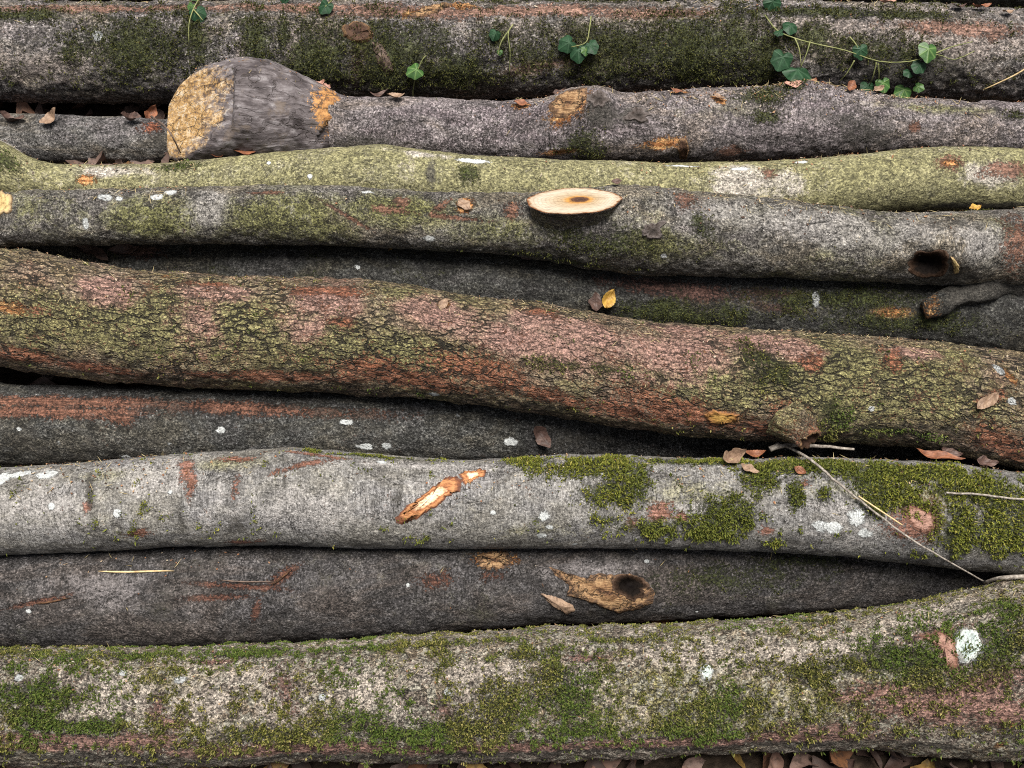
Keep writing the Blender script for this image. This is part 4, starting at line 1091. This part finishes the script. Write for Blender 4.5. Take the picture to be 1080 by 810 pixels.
dead_leaf(C, 262, 162, 7, 42, 26, 12, mRust, 'curled rust leaf wedged under the swollen bare butt', .5, .4, 40)
dead_leaf(C, 232, 166, 5, 20, 8, 20, mRust, 'narrow rust leaf scrap just left of the curled rust leaf', .3, .2, 40)
dead_leaf(B, 418, 106, 4, 20, 12, 5, mTan, 'tan leaf on the second log beside the ivy seedling', .5, .3, 55)
dead_leaf(B, 400, 101, 4, 22, 8, 35, mBrown, 'thin brown leaf at the neck of the bare butt', .6, .3, 50)
dead_leaf(B, 337, 88, 3, 14, 8, 30, mPink, 'pinkish leaf scrap on the upper edge of the bare butt', .6, .4, 30)
dead_leaf(B, 345, 92, 3, 12, 8, -40, mPink, 'pinkish leaf scrap where the bare butt meets its bark', .6, .4, 30)
dead_leaf(B, 550, 112, 3, 18, 10, -15, mRust, 'torn orange leaf left of the broken knob', .4, .3, 40)
dead_leaf(B, 715, 99, 3, 18, 6, -12, mRust, 'slim orange leaf on top of the second log, right of the knob', .5, .3, 50)
dead_leaf(B, 758, 105, 3, 16, 6, -45, mTan, 'slim tan leaf tilted down on the second log, left of the big ivy leaf', .5, .3, 40)
dead_leaf(B, 836, 92, 3, 22, 12, 10, mPink, 'pale pink leaf under the big ivy leaf', .3, .2, 40)
dead_leaf(B, 858, 86, 3, 14, 9, 60, mRust, 'red brown leaf edge right of the big ivy leaf', .4, .3, 20)
dead_leaf(B, 897, 96, 5, 16, 10, 60, mRust, 'orange leaf below the trailing ivy stem', .4, .4, 20)
dead_leaf(B, 926, 99, 5, 14, 8, 20, mTan, 'small tan leaf under the trailing ivy leaves', .4, .4, 20)
dead_leaf(B, 590, 94, 3, 18, 7, 25, mBrown, 'brown leaf in the seam above the broken knob', .4, .4, 30)
dead_leaf(E, 641, 315, 5, 24, 15, 62, mGold, 'yellow leaf standing in the dark gap at the middle', .5, .5, 5, .3)
dead_leaf(E, 628, 318, 4, 22, 15, 90, mBrown, 'dark brown leaf left of the yellow leaf in the gap', .5, .3, 10)
dead_leaf(E, 134, 268, 4, 34, 14, 10, mBrown, 'purple brown leaf in the gap at left, right one of the pair', .5, .5, 30)
dead_leaf(E, 100, 269, 5, 32, 12, -14, mBrown, 'red brown leaf in the gap at left, left one of the pair', .5, .4, 30)
dead_leaf(H, 772, 488, 5, 26, 15, 24, mTan, 'curled tan leaf on the moss left of the twig fork', 1.4, .9, 20)
dead_leaf(H, 790, 498, 4, 20, 8, -30, mTan, 'slim tan bark scrap on the moss under the curled tan leaf', .5, .4, 30)
dead_leaf(H, 796, 484, 5, 22, 9, 8, mRust, 'rust leaf touching the twig fork', .6, .4, 40)
dead_leaf(H, 990, 488, 7, 50, 9, -14, mRust, 'long narrow rust leaf in the seam under the fissured log at right', .3, .3, 35)
dead_leaf(H, 1003, 483, 10, 22, 12, -20, mBrown, 'brown leaf above the long rust leaf', .5, .3, 30)
dead_leaf(H, 1040, 494, 6, 22, 11, -10, mBrown, 'purple brown leaf right of the long rust leaf', .5, .3, 30)
dead_leaf(H, 843, 499, 4, 13, 8, -30, mRust, 'small brown leaf beside the long thin twig', .3, .2, 20)
dead_leaf(Gl, 572, 460, 6, 28, 16, -55, mBrown, 'dark brown leaf in the black gap above the mossy grey log', .6, .4, 0)
dead_leaf(D, 490, 217, 2, 19, 12, -50, mTan, 'triangular tan flake on the log with the oval cut', .1, .1, 30)
dead_leaf(F, 468, 322, 2, 14, 9, 60, mTan, 'pale tan flake near the upper edge of the fissured log', .2, .2, 20)
dead_leaf(F, 1040, 423, 3, 28, 12, 36, mTan, 'pinkish tan bark flake on the right of the fissured log', .3, .3, 10)
dead_leaf(D, 650, 196, 4, 12, 8, 10, mBrown, 'dark red scrap behind the white oval cut', .4, .3, 40)
dead_leaf(D, 1028, 221, 3, 16, 9, 30, mGold, 'yellow scrap in the seam at the right of the olive log', .5, .4, 40)
for (x, y, h, L, W, a, tl, yw, mt, lab) in [
        (14, 121, 4, 30, 14, 8, 60, .2, mBrown, 'dark dead leaf lying at the left edge behind the dull grey log'),
        (58, 119, 7, 30, 15, 38, 10, -.4, mTan, 'pale dead leaf tipped up behind the dull grey log'),
        (139, 121, 6, 26, 13, 14, 40, .3, mBrown, 'dark curled dead leaf lying between the pale tipped leaf and the saw cut'),
        (158, 112, 8, 26, 14, 60, 0, .6, mRust, 'reddish dead leaf touching the upper left of the saw cut')]:
    dead_leaf(B2, x, y + 9, h - 2, L * .9, W, a, mt, lab, .9, .7, tl, yw)
for i, (x, y, L, mt, lab) in enumerate([(935, 4, 22, mPink, 'pinkish leaf at the top edge between the two top logs'), (1034, 9, 24, mRust, 'orange leaf in the seam at the top right corner'), (1010, 8, 20, mBrown, 'brown leaf in the seam at the top right, left of the orange one'), (1062, 14, 18, mTan, 'tan leaf nearest the top right corner')]):
    dead_leaf(A, x, y + 3, 4, L, 10, 10 * i, mt, lab, .5, .4, 60)

# ------------------------------------------------------------------ twigs and stalks
def HP(lst): return [H.on(x, y, h) for x, y, h in lst]


def jitter(p, a, seed):
    r = np.random.default_rng(seed)
    return p + r.normal(0, a * M, p.shape)


t1 = curve_pts(HP([(812, 479, 9), (830, 478, 12), (866, 476, 12), (901, 474, 10)]), 16)
t2 = curve_pts(HP([(828, 480, 12), (852, 492, 10), (882, 513, 8), (905, 529, 7), (950, 560, 7), (1000, 586, 9), (1042, 604, 12)]), 34)
t3 = curve_pts(HP([(812, 479, 9), (818, 474, 12), (822, 471, 15)]), 6)
o = tubes_obj('twig', [(jitter(t1, .3, 1), np.linspace(3.0, 1.3, len(t1)) * M), (jitter(t2, .25, 2), np.linspace(1.6, .75, len(t2)) * M), (t3, np.linspace(3.2, 1.5, len(t3)) * M)], mTwig)
setp(o, 'long thin forked twig slanting down across the mossy grey log', 'twig', 'twigs and stalks on the logs')
o = tubes_obj('straw', [(curve_pts(HP([(903, 525, 8), (925, 538, 9), (949, 552, 7)]), 12), np.full(12, .8 * M))], mStraw)
setp(o, 'short yellow straw lying along the long thin twig', 'straw', 'twigs and stalks on the logs')
t = curve_pts(HP([(996, 522, 6), (1030, 524, 7), (1062, 528, 7), (1110, 531, 6)]), 14)
o = tubes_obj('twig', [(jitter(t, .2, 4), np.full(len(t), 1.1 * M))], mTwig)
setp(o, 'straight thin twig reaching in from the right edge over the moss', 'twig', 'twigs and stalks on the logs')
t = curve_pts([J.on(1030, 622, 10), J.on(1052, 617, 8), J.on(1078, 613, 4)], 10)
t = curve_pts(HP([(1036, 600, 14)]) + [J.on(1056, 616, 7), J.on(1082, 613, 5)], 10)
o = tubes_obj('twig', [(t, np.linspace(1.5, 2.4, len(t)) * M)], mTwig)
setp(o, 'short grey twig end resting on the bottom log at the right edge', 'twig', 'twigs and stalks on the logs')
t = curve_pts([B2.on(163, 132, 12), B.on(180, 135, 10), B.on(192, 156, 8)], 12)
o = tubes_obj('twig', [(t, np.linspace(1.5, .7, len(t)) * M)], mSplint)
setp(o, 'thin black twig leaning on the yellow saw cut', 'twig', 'twigs and stalks on the logs')
t = curve_pts([A.on(1100, 56, 4), A.on(1072, 74, 8), A.on(1036, 92, 4)], 12)
o = tubes_obj('grass_stalk', [(t, np.linspace(1.3, .8, len(t)) * M)], mStraw)
setp(o, 'olive grass stalk hanging over the right end of the top log', 'grass stalk', 'twigs and stalks on the logs')

# ------------------------------------------------------------------ ground
def bank_profile():
    ys, zs = [], []
    for k in ('J', 'I', 'H', 'G', 'F', 'E', 'D', 'C', 'B', 'A', 'Z'):
        L = LOGS[k]
        x = np.array([200., 540., 900.])
        c = L.pos(x, np.zeros(3), -L.r(x), False)
        R = L.r(x) * depth_of(L.cy(x), L.n(x)) / FPX
        ys.append(c[:, 1].mean()); zs.append((c[:, 2] - R).min())
    return np.array(ys), np.array(zs)


YB, ZB = bank_profile()
GZ = ZB[0] - .004
o_ = np.argsort(YB)
YB, ZB = YB[o_], ZB[o_]
env = np.minimum.accumulate(ZB[::-1])[::-1] - .012
env[0] = GZ
print('bank', [(round(a, 2), round(b, 2)) for a, b in zip(YB, env)], 'ground', GZ)


def ground_z(x, y):
    z = np.interp(y, np.concatenate([[YB[0] - 1], YB, [YB[-1] + 2.5]]), np.concatenate([[GZ], env, [env[-1] + .25]]))
    q = np.stack([np.asarray(x) * 6, np.asarray(y) * 6, np.zeros_like(np.asarray(x))], -1)
    return z - .03 * fbm(q, 3, 5)


gx = np.concatenate([[-120, -40, -15, -6, -3], np.linspace(-1.8, 1.8, 140), [3, 6, 15, 40, 120]])
gy = np.concatenate([[-60, -20, -6, -2], np.linspace(-.3, YB[-1] + .8, 160), [YB[-1] + 2, 8, 20, 60, 160]])
GX, GY = np.meshgrid(gx, gy, indexing='ij')
gz = ground_z(GX, GY)
me = mesh_np('ground', np.stack([GX, GY, gz], -1).reshape(-1, 3), [grid_faces(len(gx), len(gy))], {'bc': np.stack([GX, GY, gz], -1).reshape(-1, 3)})
mGround = plain('forest_soil', [(.3, (.012, .009, .007)), (.5, (.03, .022, .016)), (.7, (.07, .05, .036))], 45, 6, .01, .95, .1)
setp(link('ground', me, mGround), kind='structure')


# ------------------------------------------------------------------ leaf litter on the ground and under the pile
def litter(n, xr, yr, seed):
    r = np.random.default_rng(seed)
    nu, nv = 7, 4
    vs, ve, rn = [], [], []
    protos = [beech_leaf(1, .5, c, fo, 50 + i, nu, nv) for i, (c, fo) in enumerate([(.5, .3), (.9, .6), (-.4, .4), (.3, .9), (1.2, .2), (.6, .5)])]
    fb = protos[0][1]
    x = r.uniform(*xr, n); y = r.uniform(*yr, n)
    z = ground_z(x, y) + r.uniform(.004, .035, n)
    fs = []
    for i in range(n):
        v, f, q = protos[i % 6]
        L = r.uniform(.035, .07)
        nn = np.array([r.normal(0, .45), r.normal(-.2, .45), 1.0])
        a = r.uniform(0, 2 * math.pi)
        vs.append(place(v * L, np.array([x[i], y[i], z[i]]), frame(nn, np.array([math.cos(a), math.sin(a), 0]))))
        ve.append(q); fs.append(fb + i * nu * nv); rn.append(np.full(nu * nv, r.random()))
    v = np.concatenate(vs)
    me = mesh_np('leaf_litter', v, [np.concatenate(fs)], {'bc': v, 'vein': np.concatenate(ve), 'rnd': np.concatenate(rn)})
    return me


g = G('leaf_litter_mixed')
nz = g.noise(g.attr('bc', True), 90, 4, .65)
c = g.ramp(g.attr('rnd'), [(0, (.03, .018, .014)), (.3, (.07, .042, .034)), (.55, (.12, .08, .066)), (.75, (.17, .125, .11)), (.9, (.14, .06, .028)), (.97, (.24, .15, .04)), (1, (.26, .17, .05))])
c = g.mix(g.mr(nz, .55, .35, 0, .7), c, (.03, .02, .016))
c = g.mix(g.math('MULTIPLY', g.attr('vein'), .35), c, (.06, .035, .025))
mLit = g.finish(c, g.math('MULTIPLY', g.attr('vein'), -1.0), .001, .65, .3)
o = link('leaf_litter', litter(5200, (-1.5, 1.5), (YB[0] - .9, YB[-1] + .5), 4), mLit)
setp(o, 'carpet of brown dead beech leaves on the ground under the log pile', 'leaf litter', kind='stuff')


# crumbs of bark, bud scales and bits of straw caught on the upper sides of the logs
def crumbs(n, seed):
    r = np.random.default_rng(seed)
    vs, rn = [], []
    for key, share in (('A', .10), ('B', .22), ('C', .10), ('D', .12), ('F', .14), ('H', .16), ('J', .10), ('I', .06)):
        L = LOGS[key]
        m = int(n * share)
        X = r.uniform(max(L.x0 + 40, -60), 1140, m * 3)
        Fv = np.radians(np.clip(r.normal(66, 26, m * 3), -30, 105))
        ok = fbm(L.q(X, Fv, 1.3), 3, 700) + r.uniform(-.12, .12, m * 3) > .52
        X, Fv = X[ok][:m], Fv[ok][:m]
        m = len(X)
        b = L.pos(X, Fv, 1.2)
        nr = np.cos(Fv)[:, None] * VIEW_AX + np.sin(Fv)[:, None] * UP_AX + r.normal(0, .45, (m, 3))
        nr /= np.linalg.norm(nr, axis=1)[:, None]
        d = np.cross(nr, r.normal(0, 1, (m, 3))); d /= np.linalg.norm(d, axis=1)[:, None]
        s = np.cross(nr, d)
        straw = r.random(m) < .22
        ln = np.where(straw, r.uniform(5, 15, m), r.uniform(.9, 3.2, m) * (1 + (r.random(m) < .06) * 1.2))[:, None] * M
        wd = np.where(straw, .35, r.uniform(.5, 1.5, m))[:, None] * M
        q = np.stack([b - d * ln / 2, b + s * wd + d * ln * .1, b + d * ln / 2 + nr * M * .6, b - s * wd], 1)
        vs.append(q.reshape(-1, 3)); rn.append(np.repeat(np.where(straw, .9 + .1 * r.random(m), .88 * r.random(m)), 4))
    v = np.concatenate(vs)
    return mesh_np('bark_crumbs', v, [np.arange(len(v)).reshape(-1, 4)], {'bc': v, 'rnd': np.concatenate(rn)}, False)


g = G('crumb_mixed')
c = g.ramp(g.attr('rnd'), [(0, (.03, .02, .016)), (.3, (.10, .06, .04)), (.5, (.22, .10, .05)), (.7, (.26, .18, .11)), (.86, (.36, .31, .24)), (.92, (.30, .24, .12)), (1, (.40, .33, .18))])
mCrumb = g.finish(c, None, rough=.8, spec=.2)
setp(link('bark_crumbs', crumbs(3600, 21), mCrumb), 'scattered crumbs of bark and straw caught on the tops of the logs', 'debris', kind='stuff')


# ------------------------------------------------------------------ light and camera
SKY = .05
w = bpy.data.worlds.new('World')
sc.world = w
w.use_nodes = True
nt = w.node_tree
sky = nt.nodes.new('ShaderNodeTexSky')
sky.sky_type = 'NISHITA'
sky.sun_disc = False
SUN_EL, SUN_AZ = math.radians(77), math.radians(165)   # azimuth clockwise from +Y: from behind the camera's right shoulder... high sky
sky.sun_elevation = SUN_EL
sky.sun_rotation = SUN_AZ
sky.air_density, sky.dust_density, sky.ozone_density = 1.0, 3.0, 1.0
bg = nt.nodes['Background']
hs = nt.nodes.new('ShaderNodeHueSaturation')      # overcast: a paler, greyer sky
hs.inputs['Saturation'].default_value = .35
nt.links.new(sky.outputs[0], hs.inputs['Color'])
nt.links.new(hs.outputs[0], bg.inputs[0])
bg.inputs[1].default_value = SKY
sd = bpy.data.lights.new('sun', 'SUN')
sd.energy = 4.8
sd.angle = math.radians(34)
sd.color = (1, .95, .875)
so = bpy.data.objects.new('sun', sd)
COL.objects.link(so)
dirv = Vector((math.sin(SUN_AZ) * math.cos(SUN_EL), math.cos(SUN_AZ) * math.cos(SUN_EL), math.sin(SUN_EL)))
so.rotation_euler = dirv.to_track_quat('Z', 'Y').to_euler()
so.location = (0, 0, 5)
cd = bpy.data.cameras.new('camera')
cd.sensor_width = 36
cd.lens = 36 * FPX / W0
cd.clip_start, cd.clip_end = .02, 500
co = bpy.data.objects.new('camera', cd)
COL.objects.link(co)
co.location = CAM
co.rotation_euler = (math.pi / 2 - PITCH, 0, 0)
sc.camera = co
sc.view_settings.view_transform = 'Standard'
sc.view_settings.look = 'None'
sc.view_settings.exposure = EXPOSURE
sc.view_settings.gamma = 1
sc.view_settings.use_curve_mapping = False
sc.cycles.use_denoising = False
sc.cycles.filter_width = 1.05
sc.cycles.max_bounces = 6
sc.render.film_transparent = False
